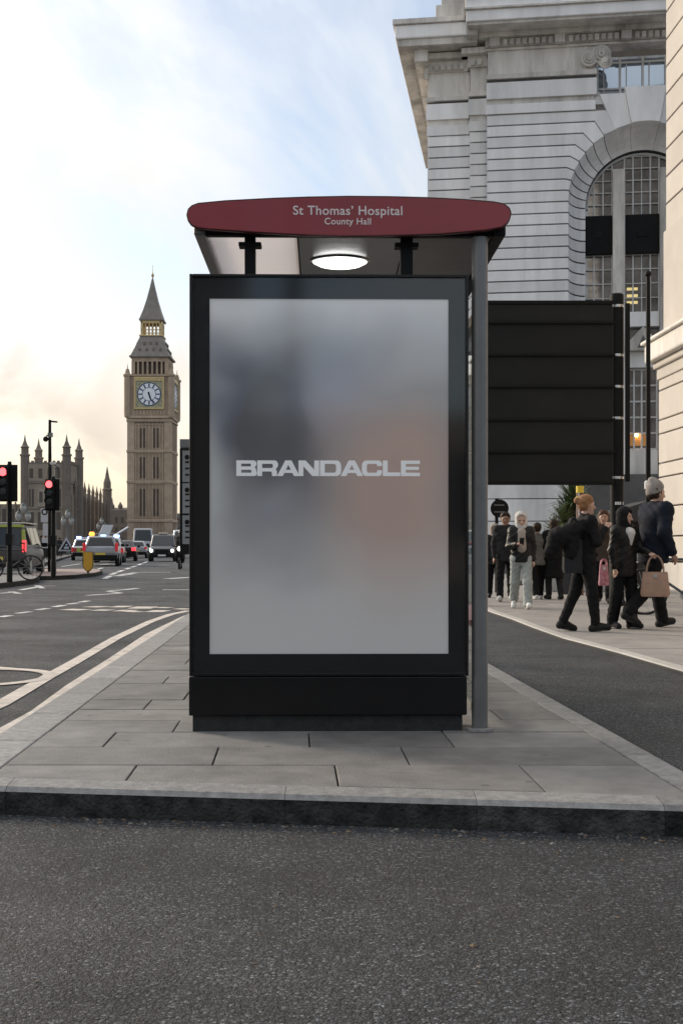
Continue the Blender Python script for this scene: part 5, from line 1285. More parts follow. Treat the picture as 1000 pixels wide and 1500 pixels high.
pc = vehicle('police_car', at_rear(121, 821.0, 4.5), HD + R(3), 'yellow and blue chequered patrol car with flashing blue beacons', 'car', SUV, SUVC, paint('white2', (.55, .55, .54)), (-1.4, 1.4), .95, .34, 'cars in the bridge traffic', lightbar=-.4)
for k in range(6):
    for s_ in (-1, 1):
        for j in range(2): MB().box(*( (.945, .952) if s_ > 0 else (-.952, -.945)), -2.0 + k * .62, -1.39 + k * .62, .58 + j * .2, .78 + j * .2).build('chequer_panel', M_hivis if (k + j) % 2 else mat('chequer_blue', (.02, .04, .2), .5), pc)
for k in range(6): MB().box(-.8 + k * .27, -.54 + k * .27, -2.245, -2.205, .62, .92).build('chequer_panel', M_hivis if k % 2 else mat('chequer_red', (.35, .04, .03), .5), pc)
vehicle('saloon_car', at_rear(180, 822.3, 4.6), HD, 'black saloon car braking behind the grey estate', 'car', SED, SEDC, paint('black', (.025, .022, .022)), (-1.4, 1.42), .91, .33, 'cars in the bridge traffic', tail=(.72, .95, .3, 0), tail_mat=M_tailon)
vehicle('silver_car', at_rear(200, 817.8, 4.3), HD, 'silver hatchback ahead of the black saloon', 'car', SED, (-2.1, 1.2, .80, .93, -1.6, .35, .62, 1.5), paint('silver', (.45, .46, .48)), (-1.35, 1.35), .91, .32, 'cars in the bridge traffic', tail=(.78, 1.0, .2, 0))
VAN = [(-2.7, .93, .42, 1.5), (-2.6, .98, .35, 1.55), (0, 1.0, .32, 1.55), (1.5, 1.0, .32, 1.5), (2.2, .95, .35, 1.25), (2.6, .85, .4, 1.05)]
vehicle('white_van', at_rear(209.5, 816, 5.2), HD, 'tall white panel van above the silver hatchback', 'van', VAN, (-2.62, 2.1, .97, 1.3, -2.5, 1.2, .86, 2.75), paint('vanwhite', (.5, .51, .52), .4, 0), (-1.7, 1.7), 1.0, .36, 'vans in the bridge traffic')
TAX = [(-2.2, .8, .42, 1.0), (-2.1, .90, .3, 1.1), (-.9, .92, .25, 1.12), (.9, .92, .25, 1.1), (1.6, .90, .27, 1.06), (2.1, .82, .32, .98), (2.28, .7, .36, .85)]
x, d = G(239.5, 822.8)
tx = vehicle('black_taxi', (x + math.sin(R(9)) * -2.2, d + 2.2, 0), math.pi + R(6), 'black taxi coming towards the viewer with headlights on', 'taxi', TAX, (-2.05, 1.2, .84, 1.05, -1.8, .35, .70, 1.86), paint('taxi', (.018, .022, .032)), (-1.4, 1.45), .94, .35, None, head_mat=M_head, hood_z=.74)
MB().box(-.32, .32, .05, .25, 1.87, 1.99).build('roof_sign', mat('taxi_sign', (.5, .45, .35), .4), tx, bevel=.03)
rvn = vehicle('white_red_van', (G(272, 818)[0] - .4, G(272, 818)[1] + 2, 0), math.pi + R(6), 'white van with red stripe behind the taxi', 'van', VAN, (-2.62, 2.1, .97, 1.3, -2.5, 1.2, .86, 2.45), paint('vanwhite2', (.6, .6, .6), .4, 0), (-1.7, 1.7), 1.0, .36, 'vans in the bridge traffic', hood_z=.8)
MB().box(-.85, .85, 2.2, 2.66, 1.22, 1.42).build('red_stripe', mat('stripe_red', (.4, .03, .04), .5), rvn)
# people carrier in hi-vis livery at the left edge
x, d = G(2, 846.5)
MPV = [(-2.3, .90, .42, 1.05), (-2.22, .95, .32, 1.1), (-1, .97, .28, 1.1), (1.1, .97, .28, 1.08), (1.9, .93, .3, .98), (2.3, .8, .36, .85)]
mp_ = vehicle('patrol_van', (x - .35 , d + 2.2, 0), R(5.5), 'dark grey people carrier with yellow-green rear at the left edge', 'van', MPV, (-2.25, 1.6, .93, 1.0, -2.1, .8, .80, 1.80), mat('paint_vandark', (.07, .07, .075), .45, var=.1, scale=2), (-1.45, 1.45), .98, .36, None, tail=(.85, 1.25, .12, 0), tail_mat=M_tailon)
for a, b_, z0_, z1_ in ((-.9, -.62, .62, .9),): MB().box(a, b_, -2.36, -2.31, z0_, z1_).build('hi_vis_panel', M_hivis, mp_)
MB().box(-.86, .86, -2.2, -2.12, 1.68, 1.76).build('hi_vis_panel', M_hivis, mp_)
for s_ in (-1, 1): MB().box(s_ * .86 - .05, s_ * .86 + .05, -2.31, -2.2, 1.02, 1.6).build('hi_vis_panel', M_hivis, mp_)
MB().box(-.88, .88, -1.9, .75, 1.80, 1.84).build('pale_roof', mat('pale_roof', (.6, .58, .5), .5), mp_, bevel=.02)
# works truck with tilted white board and amber beacon
x, d = G(158, 818)
wk = empty('works_truck', (x - .6, d + 1, 0), HD, 'works truck with tilted white board and amber beacon behind the cars', 'truck')
MB().box(-1.0, 1.0, 1.6, 3.4, .45, 2.2).build('cab', paint('truck', (.14, .13, .12)), wk, bevel=.1)
MB().box(-.9, .9, 1.59, 1.599, 1.3, 2.0).build('rear_window', M_glassd, wk)
MB().box(-1.05, 1.05, -2.6, 1.5, .75, 1.0).build('bed', M_blackm, wk, bevel=.02)
for s_ in (-1, 1):
    for yw in (-1.7, 2.4): MB().lathe([(.3, -.13), (.42, -.13), (.42, .13), (.3, .13)], (s_ * .9, yw, .42), 18, 'x').build('wheel', M_tyre, wk)
MB().prism([(-.55, 1.35), (.35, 1.35), (.95, 2.85), (.05, 2.85)], -1.6, -1.5, 'xzy').build('tilted_board', mat('board_white', (.62, .63, .65), .5), wk, bevel=.02)
MB().path([(.7, -1, 1.0), (1.0, -1, 1.9), (2.2, -1, 2.65)], .13, 8).build('lifting_arm', M_steel, wk)
MB().lathe([(.15, 1.75), (.17, 1.85), (.26, 2.1), (.16, 2.3)], (-1.05, 1.6, 0), 12).build('amber_beacon', M_amber, wk, smooth=50)
MB().tube((-1.05, 1.6, 1.0), (-1.05, 1.6, 1.75), .06, .06, 8).build('beacon_pole', M_blackm, wk)
# scooter (wheels, shield, seat, lamp) coming towards us
x, d = G(264, 834)
sc2 = empty('motor_scooter', (x, d, 0), math.pi + R(4), 'dark motor scooter with lit headlamp and rider beside the route board', 'scooter')
for yw in (.62, -.6):
    w_ = MB().lathe([(.16, -.05), (.25, -.05), (.27, 0), (.25, .05), (.16, .05)], (0, yw, .27), 18, 'x').build('wheel', M_tyre, sc2, smooth=40); MB().lathe([(.15, -.052), (.15, .052)], (0, yw, .27), 14, 'x').build('rim', M_rim, w_)
MB().loft([superring(.5, .16, .42, .98, 14), superring(.42, .24, .35, 1.02, 14), superring(.3, .22, .34, .9, 14)]).build('leg_shield', M_black, sc2, smooth=45)
MB().loft([superring(.3, .16, .28, .38, 14), superring(-.1, .18, .28, .38, 14), superring(-.2, .19, .32, .72, 14), superring(-.7, .18, .42, .78, 14), superring(-.95, .1, .55, .76, 14)]).build('body', M_black, sc2, smooth=45)
MB().loft([superring(-.1, .14, .74, .82, 12), superring(-.85, .15, .77, .86, 12)]).build('seat', M_blackm, sc2, smooth=45)
MB().path([(-.36, .25, 1.05), (-.1, .38, 1.02), (.1, .38, 1.02), (.36, .25, 1.05)], .025, 8).build('handlebar', M_blackm, sc2)
MB().lathe([(.09, .50), (.10, .54), (.05, .57)], (0, 0, .93), 16, 'y').build('headlight', M_head, sc2, smooth=50)
MB().box(-.16, .16, .44, .47, 1.05, 1.32).build('screen', M_glassd, sc2, bevel=.02)
MB().box(-.05, .05, .35, .68, .55, .6).build('mudguard', M_black, sc2)

# ============================================================ OFFICE behind the viewer, unseen, partly made up for the glass to reflect
ob = empty('reflection_office', (-6, -24, 0), 0, 'low dark office with window grid reflected faintly in the poster glass', 'building')
MB().box(-22, 24, -8, 0, 0, 5.0).build('wall', mat('office_wall', (.20, .18, .16), .8, var=.2, scale=.6), ob)
for i in range(14):
    x0 = -21 + i * 3.1; f_ = MB().box(x0, x0 + 2.3, .003, .06, 1.2, 3.9).build('window', M_greymetal, ob)
    for a in (0, 1): MB().box(x0 + .1 + a * 1.1, x0 + 1.1 + a * 1.1, .061, .07, 1.3, 3.8).build('pane', M_glassd, f_)
MB().box(.6, 4.2, -6, .3, 0, 5.2).build('stair_base', mat('office_dark', (.05, .05, .05), .7), ob)  # stair tower added so that its grid reflects in the poster glass
for i in range(6): MB().box(.6 + i * .68, .72 + i * .68, .1, .25, 5.2, 11.5).build('stair_mullion', M_blackm, ob)
for j in range(6): MB().box(.6, 4.2, .12, .22, 5.3 + j * 1.25, 5.42 + j * 1.25).build('stair_transom', M_blackm, ob)
MB().box(0.62, 4.18, -5.5, -.2, 5.21, 11.3).build('stair_glazing', mat('stair_glass', (.16, .19, .23), .2, spec=.8), ob)
MB().box(5.4, 5.9, .2, .6, 0, 14).build('column', M_blackm, ob)

# ============================================================ PEOPLE (smooth signed-distance bodies, one continuous mesh each)
def surface_nets(D, org, h):
    S_ = D < 0; nx, ny, nz = D.shape
    cnt = np.zeros((nx - 1, ny - 1, nz - 1)); acc = np.zeros((nx - 1, ny - 1, nz - 1, 3))
    offs = [(i, j, k) for i in (0, 1) for j in (0, 1) for k in (0, 1)]
    sl_ = lambda o: tuple(slice(o[i], D.shape[i] - 1 + o[i]) for i in range(3))
    for o in offs:
        for ax in range(3):
            if o[ax]: continue
            p = list(o); p[ax] = 1; a, b = D[sl_(o)], D[sl_(p)]; m = (a < 0) != (b < 0)
            den_ = np.where(m, a - b, 1); t = np.where(m, a / den_, 0)
            cnt += m
            for c in range(3): acc[..., c] += m * ((o[c]) + (t if c == ax else 0))
    act = cnt > 0; idx = -np.ones(act.shape, int); idx[act] = np.arange(act.sum())
    ii = np.argwhere(act); V = (acc[act] / cnt[act][:, None] + ii) * h + org
    F = []
    for ax in range(3):
        a = [slice(None)] * 3; b = [slice(None)] * 3; a[ax] = slice(0, -1); b[ax] = slice(1, None)
        m = S_[tuple(a)] != S_[tuple(b)]; e = np.argwhere(m); u_, v_ = (ax + 1) % 3, (ax + 2) % 3
        e = e[(e[:, u_] > 0) & (e[:, v_] > 0) & (e[:, u_] < D.shape[u_] - 1) & (e[:, v_] < D.shape[v_] - 1)]
        if not len(e): continue
        def c_(du, dv_):
            q_ = e.copy(); q_[:, u_] += du; q_[:, v_] += dv_; return idx[q_[:, 0], q_[:, 1], q_[:, 2]]
        quad = np.stack([c_(-1, -1), c_(0, -1), c_(0, 0), c_(-1, 0)], 1)
        flip = ~S_[tuple(a)][tuple(e.T)]; quad[flip] = quad[flip][:, ::-1]; F.append(quad)
    return V, np.concatenate(F)
def sdf_mesh(prims, h, name, k=.03, cuts=(), fold=0.0):
    """prims: (a, b, ra, rb[, squash(x,y,z)[, k]]) tapered capsules; cuts: functions(X,Y,Z)->distance to subtract"""
    lo = np.min([np.minimum(p[0], p[1]) - max(p[2], p[3]) * 1.5 for p in prims], 0) - 3 * h; hi = np.max([np.maximum(p[0], p[1]) + max(p[2], p[3]) * 1.5 for p in prims], 0) + 3 * h
    n_ = np.ceil((hi - lo) / h).astype(int) + 1; D = np.full(n_, 1.0, np.float32)
    ax = [lo[i] + h * np.arange(n_[i]) for i in range(3)]
    for p in prims:
        a, b, ra, rb = np.array(p[0], float), np.array(p[1], float), p[2], p[3]; sq = np.array(p[4] if len(p) > 4 and p[4] else (1, 1, 1.)); kk = p[5] if len(p) > 5 else k
        mg = max(ra, rb) * max(1, sq.max()) + kk + 2 * h
        l0 = np.maximum(((np.minimum(a, b) - mg - lo) / h).astype(int), 0); l1 = np.minimum(((np.maximum(a, b) + mg - lo) / h).astype(int) + 2, n_)
        X, Y, Z = np.meshgrid(*[ax[i][l0[i]:l1[i]] for i in range(3)], indexing='ij')
        ba = b - a; L2 = max(ba @ ba, 1e-9); t = np.clip(((X - a[0]) * ba[0] + (Y - a[1]) * ba[1] + (Z - a[2]) * ba[2]) / L2, 0, 1)
        dx_, dy_, dz_ = (X - a[0] - t * ba[0]) / sq[0], (Y - a[1] - t * ba[1]) / sq[1], (Z - a[2] - t * ba[2]) / sq[2]
        d_ = np.sqrt(dx_ * dx_ + dy_ * dy_ + dz_ * dz_) - (ra + t * (rb - ra))
        s_ = tuple(slice(l0[i], l1[i]) for i in range(3)); cur = D[s_]
        hh_ = np.clip(.5 + .5 * (cur - d_) / kk, 0, 1); D[s_] = cur * (1 - hh_) + d_ * hh_ - kk * hh_ * (1 - hh_)
    if cuts or fold:
        X, Y, Z = np.meshgrid(*ax, indexing='ij')
        if fold: D += (fold * (np.sin(X * 31 + Z * 23 + 2 * np.sin(Y * 17)) * np.sin(Z * 37 + Y * 21 + X * 9) + .5 * np.sin(Z * 71 + X * 43) * np.sin(Y * 57 - Z * 19))).astype(np.float32)
        for c in cuts: D = np.maximum(D, c(X, Y, Z))
    V, F = surface_nets(D, lo, h)
    me = bpy.data.meshes.new(name); me.from_pydata(V.tolist(), [], F.tolist()); me.update()
    me.polygons.foreach_set('use_smooth', [True] * len(me.polygons)); return me
M_skin = mat('skin_light', (.50, .31, .23), .55, var=.06, scale=20); M_skin2 = mat('skin_tan', (.33, .19, .13), .55, var=.06, scale=20)
M_eye = mat('eye_dark', (.03, .022, .02), .3); M_lip = mat('lip', (.36, .13, .11), .5)
def cloth(n, c, rough=.85, bump=.3): return mat('cloth_' + n, c, rough, var=.22, scale=7, bump=bump, bscale=28, spec=.2)
def V3(*a): return np.array(a, float)
def person(px, py, H, yaw, label, pose, wear, group=None, vox=.012, base=PZ, loc=None):
    """yaw: heading in degrees, 0 = away from the viewer, 180 = towards; local +y forward, +x to the person's right"""
    if loc is None: x, d = G(px, py, base); loc = (x, d, base)
    t = empty('person', loc, R(yaw), label, 'person', group)
    s = H / 1.7
    J = {}
    zmin = 9
    for sd_, nm in ((-1, 'L'), (1, 'R')):
        a, kf = R(pose.get('th' + nm, 0)), R(pose.get('kn' + nm, 3)); hip = V3(sd_ * .095, 0, .90); kn = hip + .42 * V3(sd_ * .02, math.sin(a), -math.cos(a)); an = kn + .40 * V3(0, math.sin(a - kf), -math.cos(a - kf))
        fa = a - kf + R(pose.get('ft' + nm, 0)); toe = an + .16 * V3(sd_ * .12, math.cos(fa * .6), math.sin(fa * .6) - .25); heel = an + V3(0, -.045, -.045)
        J['hip' + nm], J['kn' + nm], J['an' + nm], J['toe' + nm], J['heel' + nm] = hip, kn, an, toe, heel; zmin = min(zmin, heel[2] - .042, toe[2] - .032)
    up = V3(0, 0, -zmin); lean = R(pose.get('lean', 2))
    for k in list(J): J[k] = J[k] + up
    pel = V3(0, 0, .93) + up; tl = lambda y, z: V3(0, y + math.sin(lean) * (z - .93), z) + up
    wst, chs, nk = tl(0, 1.07), tl(.0, 1.29), tl(-.02, 1.44)
    shz = 1.39; shw = pose.get('shw', .165)
    for sd_, nm in ((-1, 'L'), (1, 'R')):
        p, ab, e, inn = R(pose.get('ua' + nm, 0)), R(pose.get('ab' + nm, 10)), R(pose.get('el' + nm, 12)), R(pose.get('in' + nm, 0))
        sh_ = tl(0, shz) + V3(sd_ * shw, 0, 0); el = sh_ + .275 * V3(sd_ * math.sin(ab), math.sin(p) * math.cos(ab), -math.cos(p) * math.cos(ab))
        dv_ = V3(-sd_ * math.sin(inn), math.sin(p + e) * math.cos(inn), -math.cos(p + e) * math.cos(inn)); wr_ = el + .245 * dv_
        J['sh' + nm], J['el' + nm], J['wr' + nm], J['hd' + nm] = sh_, el, wr_, dv_
    hy = R(pose.get('head', 0)); hp = R(pose.get('nod', 0)); hc = nk + V3(0, .02 + .06 * math.sin(hp), .155)
    hf = V3(-math.sin(hy), math.cos(hy), -math.sin(hp)); hr_ = V3(math.cos(hy), math.sin(hy), 0)       # face direction, right
    sk = [(pel + V3(-.07, 0, 0), pel + V3(.07, 0, 0), .10, .10), (pel, wst, .115, .105), (wst, chs, .105, .115), (chs + V3(-.07, 0, 0), chs + V3(.07, 0, 0), .10, .10), (chs, nk, .085, .055), (nk, hc, .054, .056),
          (hc + V3(0, -.015, .045), hc + hf * .015 + V3(0, 0, .0), .088, .078), (hc + hf * .02, hc + hf * .045 + V3(0, 0, -.085), .068, .042),
          (hc + hf * .085 + V3(0, 0, .012), hc + hf * .108 + V3(0, 0, -.028), .009, .016, None, .012), (hc + hr_ * .082 + V3(0, 0, .012), hc + hr_ * .086 + V3(0, 0, -.02), .016, .010, None, .01), (hc - hr_ * .082 + V3(0, 0, .012), hc - hr_ * .086 + V3(0, 0, -.02), .016, .010, None, .01),
          (hc + hf * .075 + hr_ * .03 + V3(0, 0, .033), hc + hf * .075 - hr_ * .03 + V3(0, 0, .033), .016, .016, None, .015)]
    for nm, sd_ in (('L', -1), ('R', 1)):
        sk += [(J['hip' + nm], J['kn' + nm], .085, .056), (J['kn' + nm], J['kn' + nm] * .65 + J['an' + nm] * .35 + V3(0, -.012, 0), .054, .053), (J['kn' + nm] * .65 + J['an' + nm] * .35, J['an' + nm], .050, .036), (J['an' + nm], J['toe' + nm], .035, .028),
               (J['sh' + nm], J['el' + nm], .05, .04), (J['el' + nm], J['wr' + nm], .039, .026)]
        w_, dv_ = J['wr' + nm], J['hd' + nm]; sidev = np.cross(dv_, V3(0, 0, 1)); sidev = sidev / (np.linalg.norm(sidev) + 1e-6) if np.linalg.norm(sidev) > .2 else V3(0, 1, 0)
        nrm_ = np.cross(dv_, sidev); curl = nrm_ * (1 if (nrm_ @ V3(0, .6, -1)) > -2 else -1)
        palm = w_ + dv_ * .085; sk += [(w_, palm, .027, .030, None, .02), (palm - sidev * .022, palm + sidev * .022, .020, .018, None, .02)]
        for f_ in range(4):
            o_ = palm + sidev * (.030 - .02 * f_); ln_ = (.033, .040, .037, .028)[f_]; m1 = o_ + dv_ * ln_ + curl * .010; m2 = m1 + dv_ * ln_ * .5 + curl * .026
            sk += [(o_, m1, .0095, .0088, None, .006), (m1, m2, .0088, .0075, None, .005)]
        th0 = w_ + dv_ * .03 + sidev * .022; th1 = th0 + dv_ * .035 + sidev * .028; sk += [(th0, th1, .012, .0105, None, .01), (th1, th1 + dv_ * .03 + curl * .008, .0105, .008, None, .006)]
    me = sdf_mesh(sk, vox, 'body'); me.materials.append(wear.get('skin', M_skin)); me.materials.append(M_eye); me.materials.append(M_lip)
    ey = [hc + hf * .085 + hr_ * .032 * q_ + V3(0, 0, .016) for q_ in (-1, 1)]; mo = hc + hf * .09 + V3(0, 0, -.062)
    mi = []
    for p in me.polygons:
        c = np.array(p.center); mi.append(1 if min(np.linalg.norm((c - e_) * V3(1, 1, 1.5)) for e_ in ey) < .016 else (2 if np.linalg.norm((c - mo) * V3(.7, .7, 2.2)) < .022 else 0))
    me.polygons.foreach_set('material_index', mi)
    parts = [link('body', me, t)]
    def add(nm, prims, m, k=.03, cuts=(), fold=0.0, v=None):
        m_ = sdf_mesh(prims, v or vox, nm, k, cuts, fold); m_.materials.append(m); o = link(nm, m_, t); parts.append(o); return o
    def nape(off=0): return hc
    # trousers
    if 'trousers' in wear:
        m, wide, ln_ = wear['trousers']; pr = [(pel + V3(-.075, 0, -.02), pel + V3(.075, 0, -.02), .118, .118), (pel, wst, .125, .118)]
        for nm in 'LR':
            an_ = J['kn' + nm] + (J['an' + nm] - J['kn' + nm]) * ln_; pr += [(J['hip' + nm], J['kn' + nm], .10, .073 + wide * .5), (J['kn' + nm], an_, .072 + wide * .6, .054 + wide)]
        add('trousers', pr, m, .03, (), .005)
    if 'skirt' in wear:
        m, ln_, fl = wear['skirt']; z_ = wst[2] - ln_; mid = (J['kn' + 'L'] + J['kn' + 'R']) / 2
        add('long_coat', [(wst, V3(0, mid[1] * .5, z_ + .05), .15, .16 + fl, (1.15, .95, 1)), (chs + V3(-.08, 0, 0), chs + V3(.08, 0, 0), .135, .135), (wst, chs, .15, .14)], m, .05, (lambda X, Y, Z: Z * 0 + (z_ - Z),), .006)
    # shoes
    m, sole = wear.get('shoes', (cloth('shoe_black', (.02, .02, .02), .5, .05), M_blackm))
    for nm in 'LR':
        sh_ = [(J['heel' + nm], J['toe' + nm], .046, .040), (J['heel' + nm], J['an' + nm], .046, .048), (J['an' + nm], J['toe' + nm], .044, .038)]
        dz_ = min(J['heel' + nm][2], J['toe' + nm][2]) - .034
        add('shoe', sh_, m, .02); add('sole', [(J['heel' + nm] + V3(0, -.008, -.028), J['toe' + nm] + V3(0, .01, -.020), .026, .024, (1.55, 1, .75))], sole, .01)
    # top
    if 'top' in wear:
        m, bulk, hem, sl_len = wear['top']; hemp = tl(0, hem)
        pr = [(hemp, wst, .142 + bulk * .8, .132 + bulk * .8, (1.12, .86, 1)), (wst, chs, .130 + bulk * .8, .138 + bulk * .8, (1.1, .86, 1)), (chs + V3(-.09, 0, .02), chs + V3(.09, 0, .02), .112 + bulk * .6, .112 + bulk * .6), (J['shL'] + V3(.02, 0, .01), J['shR'] + V3(-.02, 0, .01), .075 + bulk * .6, .075 + bulk * .6), (tl(0, 1.40), nk + V3(0, 0, .02), .085, .064)]
        for nm in 'LR':
            wr_ = J['el' + nm] + (J['wr' + nm] - J['el' + nm]) * sl_len; pr += [(J['sh' + nm], J['el' + nm], .060 + bulk * .5, .050 + bulk * .5), (J['el' + nm], wr_, .050 + bulk * .5, .038 + bulk * .4)]
        hz_ = hemp[2] - .06
        add('jacket' if bulk > .01 else 'top', pr, m, .035, (lambda X, Y, Z: np.where((np.abs(X) < .30) & (np.abs(Y - hemp[1]) < .30), hz_ - Z, -1.0),), .0055)
    if 'inner' in wear:       # shirt front showing in the open jacket
        m, bulk, low = wear['inner']; c0, c1 = chs + V3(0, .055 + bulk, .08), wst + V3(0, .072 + bulk, low)
        add('shirt_front', [(c0, c1, .082, .085 if low < .05 else .02, (1, 1, 1)), (nk + V3(0, .03, -.02), c0, .06, .075)], m, .02)
    hz0 = hc[2]
    if 'hair' in wear:
        m, style = wear['hair']
        face = lambda X, Y, Z: .105 - np.sqrt(((X - hc[0] - hf[0] * .10) / .95) ** 2 + ((Y - hc[1] - hf[1] * .10) / .95) ** 2 + ((Z - hz0 + .035) / 1.05) ** 2)
        pr = [(hc + V3(0, -.02, .055), hc - hf * .02 + V3(0, 0, .02), .101, .096)]
        if style == 'bun': pr += [(hc - hf * .10 + V3(0, 0, .06), hc - hf * .12 + V3(0, 0, .07), .05, .045)]
        if style == 'long': pr += [(hc - hf * .03, hc - hf * .05 + V3(0, 0, -.2), .095, .08)]
        add('hair', pr, m, .02, (face,), .006)
        if style == 'bun': add('hair_tie', [(hc - hf * .115 + hr_ * .0 + V3(0, 0, .065), hc - hf * .118 + V3(0, 0, .085), .042, .036)], wear.get('tie', M_yellow), .01)
    if 'hood' in wear:
        m = wear['hood']; face = lambda X, Y, Z: .088 - np.sqrt((X - hc[0] - hf[0] * .11) ** 2 + ((Y - hc[1] - hf[1] * .11)) ** 2 + ((Z - hz0 + .005) / 1.15) ** 2)
        add('hood', [(hc + V3(0, -.01, .05), hc - hf * .015 + V3(0, 0, -.03), .117, .112), (hc + V3(0, 0, -.06), nk + V3(0, 0, -.03), .10, .115)], m, .03, (face,), .003)
    if 'beanie' in wear:
        m = wear['beanie']; add('beanie', [(hc + V3(0, -.02, .075), hc - hf * .025 + V3(0, 0, .035), .104, .102), (hc + V3(0, -.03, .15) - hf * .02, hc + V3(0, -.03, .16) - hf * .03, .05, .045)], m, .03, (lambda X, Y, Z: (hz0 + .018 - .35 * ((X - hc[0]) * hf[0] + (Y - hc[1]) * hf[1]) * -1) - Z,), .003)
    s_all = s
    t.scale = (s_all,) * 3
    t['joints'] = 0; del t['joints']
    return t, J, s_all, up
def to_world(t, p):
    s_ = t.scale[0]; a = t.rotation_euler.z; x, y, z = p[0] * s_, p[1] * s_, p[2] * s_
    return Vector((t.location.x + x * math.cos(a) - y * math.sin(a), t.location.y + x * math.sin(a) + y * math.cos(a), t.location.z + z))
BLK = cloth('black', (.008, .008, .009)); BLK2 = cloth('charcoal', (.022, .022, .024)); NAVY = cloth('navy', (.008, .011, .020)); GREYT = cloth('grey_sweat', (.30, .32, .31)); LEATH = cloth('black_leather', (.014, .013, .013), .42, .35)
WHT = cloth('white_knit', (.62, .60, .58)); BEIGE = cloth('beige', (.38, .33, .29)); BRN = cloth('hair_brown', (.03, .018, .012), .6, .5); BLOND = cloth('hair_auburn', (.30, .15, .07), .6, .5); HOODW = cloth('pale_hood', (.55, .53, .50)); GREYH = cloth('grey_hair_knit', (.30, .27, .25))
WSH = (cloth('white_trainer', (.6, .6, .58), .6, .05), cloth('white_sole', (.65, .65, .63), .6, .02)); BSH = (cloth('black_trainer', (.015, .015, .015), .6, .05), cloth('dark_sole', (.05, .05, .05), .7, .02))
# the three nearest
p1, J1, s1, u1 = person(856, 925, 1.60, -82, 'woman in black with auburn hair tied up in yellow, walking right', dict(thL=-13, knL=10, ftL=-8, thR=9, knR=3, uaR=12, abR=14, elR=128, inR=25, uaL=-8, elL=25, head=-4, lean=3), dict(trousers=(BLK, .004, .97), top=(BLK, .015, .88, .97), hair=(BLOND, 'bun'), tie=mat('tie_yellow', (.65, .55, .08), .6), shoes=BSH))
p2, J2, s2, u2 = person(914, 921, 1.46, -150, 'short woman in black headscarf and leather jacket holding a tan handbag', dict(thL=6, knL=6, thR=-6, knR=8, uaL=14, elL=62, inL=10, abL=16, uaR=-4, elR=14, head=30, lean=1), dict(trousers=(BLK, .03, .94), top=(LEATH, .035, .80, .95), inner=(WHT, .045, .10), hood=BLK, shoes=(BLK2, cloth('pale_sole', (.35, .34, .32), .7, .02))))
p3, J3, s3, u3 = person(957, 920, 1.80, -68, 'tall man in navy jacket and grey beanie walking right', dict(thL=16, knL=4, thR=-20, knR=26, ftR=-20, uaL=6, elL=20, uaR=-14, elR=40, abR=14, lean=4, head=-6, shw=.185), dict(trousers=(BLK, .018, .98), top=(NAVY, .055, .84, .97), hair=(BRN, 'short'), beanie=GREYH, shoes=BSH))
# farther walkers
p4, J4, s4, u4 = person(763, 892, 1.55, 176, 'person in pale hood, leather jacket and light grey trousers holding a phone', dict(thL=14, knL=4, ftL=10, thR=-14, knR=22, ftR=-16, uaR=18, elR=80, inR=30, uaL=-10, elL=20, nod=18), dict(trousers=(GREYT, .026, .98), top=(LEATH, .03, .90, .96), inner=(BEIGE, .030, .02), hood=HOODW, shoes=WSH), 'people walking on the right pavement')
person(740, 881, 1.62, 172, 'dark haired man in black walking behind the hooded person', dict(thL=-12, knL=14, thR=14, knR=4, uaL=8, uaR=-8), dict(trousers=(BLK, .012, .98), top=(BLK2, .03, .84, .97), hair=(BRN, 'short'), shoes=WSH, skin=M_skin2), 'people walking on the right pavement', .016)
person(724, 876, 1.42, 176, 'smaller dark figure half hidden by the grey shelter pole', dict(thL=8, knL=6, thR=-8, knR=10), dict(trousers=(BLK, .012, .98), top=(BLK2, .03, .84, .97), hood=BEIGE, shoes=BSH), 'people walking on the right pavement', .018)
person(787, 878, 1.44, 8, 'person in grey top and black trousers walking away beside the palm', dict(thL=-10, knL=12, thR=12, knR=4, lean=6, uaL=-10), dict(trousers=(BLK, .02, .97), top=(cloth('grey_top', (.14, .13, .12)), .03, .84, .97), hair=(BRN, 'short'), shoes=WSH), 'people walking on the right pavement', .016)
person(811, 878, 1.50, 10, 'person in long dark coat walking away left of the woman in black', dict(thL=6, knL=6, thR=-6, knR=10, lean=4), dict(trousers=(BLK2, .01, .97), skirt=(BLK, .62, .03), top=(BLK, .05, .90, .97), hair=(BRN, 'long'), shoes=BSH), 'people walking on the right pavement', .016)
person(884, 884, 1.62, 165, 'brown haired person mostly hidden behind the woman in black', dict(thL=8, knL=5, thR=-8, knR=12), dict(trousers=(BLK, .02, .97), top=(cloth('brown_top', (.07, .05, .04)), .03, .84, .97), hair=(cloth('hair_mid', (.10, .05, .03), .6, .5), 'long'), shoes=BSH), 'people walking on the right pavement', .016)
# things they carry
def bag(name, pos, rz, label, m, w, h, dpt, handle, strap=None, taper=.82):
    t = empty(name, pos, rz, label, 'bag')
    rings = []
    for u_ in (0, .12, .5, .88, 1):
        ww = w / 2 * (1 - (1 - taper) * u_) * (.9 if u_ == 0 else 1); dd = dpt / 2 * (1.0 - .55 * u_) * (.85 if u_ == 0 else 1); z = -h + h * u_
        rings.append([(ww * math.copysign(abs(math.cos(a)) ** .5, math.cos(a)), dd * math.copysign(abs(math.sin(a)) ** .5, math.sin(a)), z) for a in [2 * math.pi * k / 20 for k in range(20)]])
    MB().loft(rings).build('bag_body', m, t, smooth=50)
    for s_ in (-1, 1):
        pts = [(w * .28 * math.cos(a), s_ * dpt * .18, handle * math.sin(a)) for a in [math.pi * k / 10 for k in range(11)]]
        MB().path(pts, .011, 6).build('handle', m, t, smooth=50)
    MB().box(-.02, .02, -dpt * .36, -dpt * .25, -.07, -.03).build('clasp', M_steel, t)
    return t
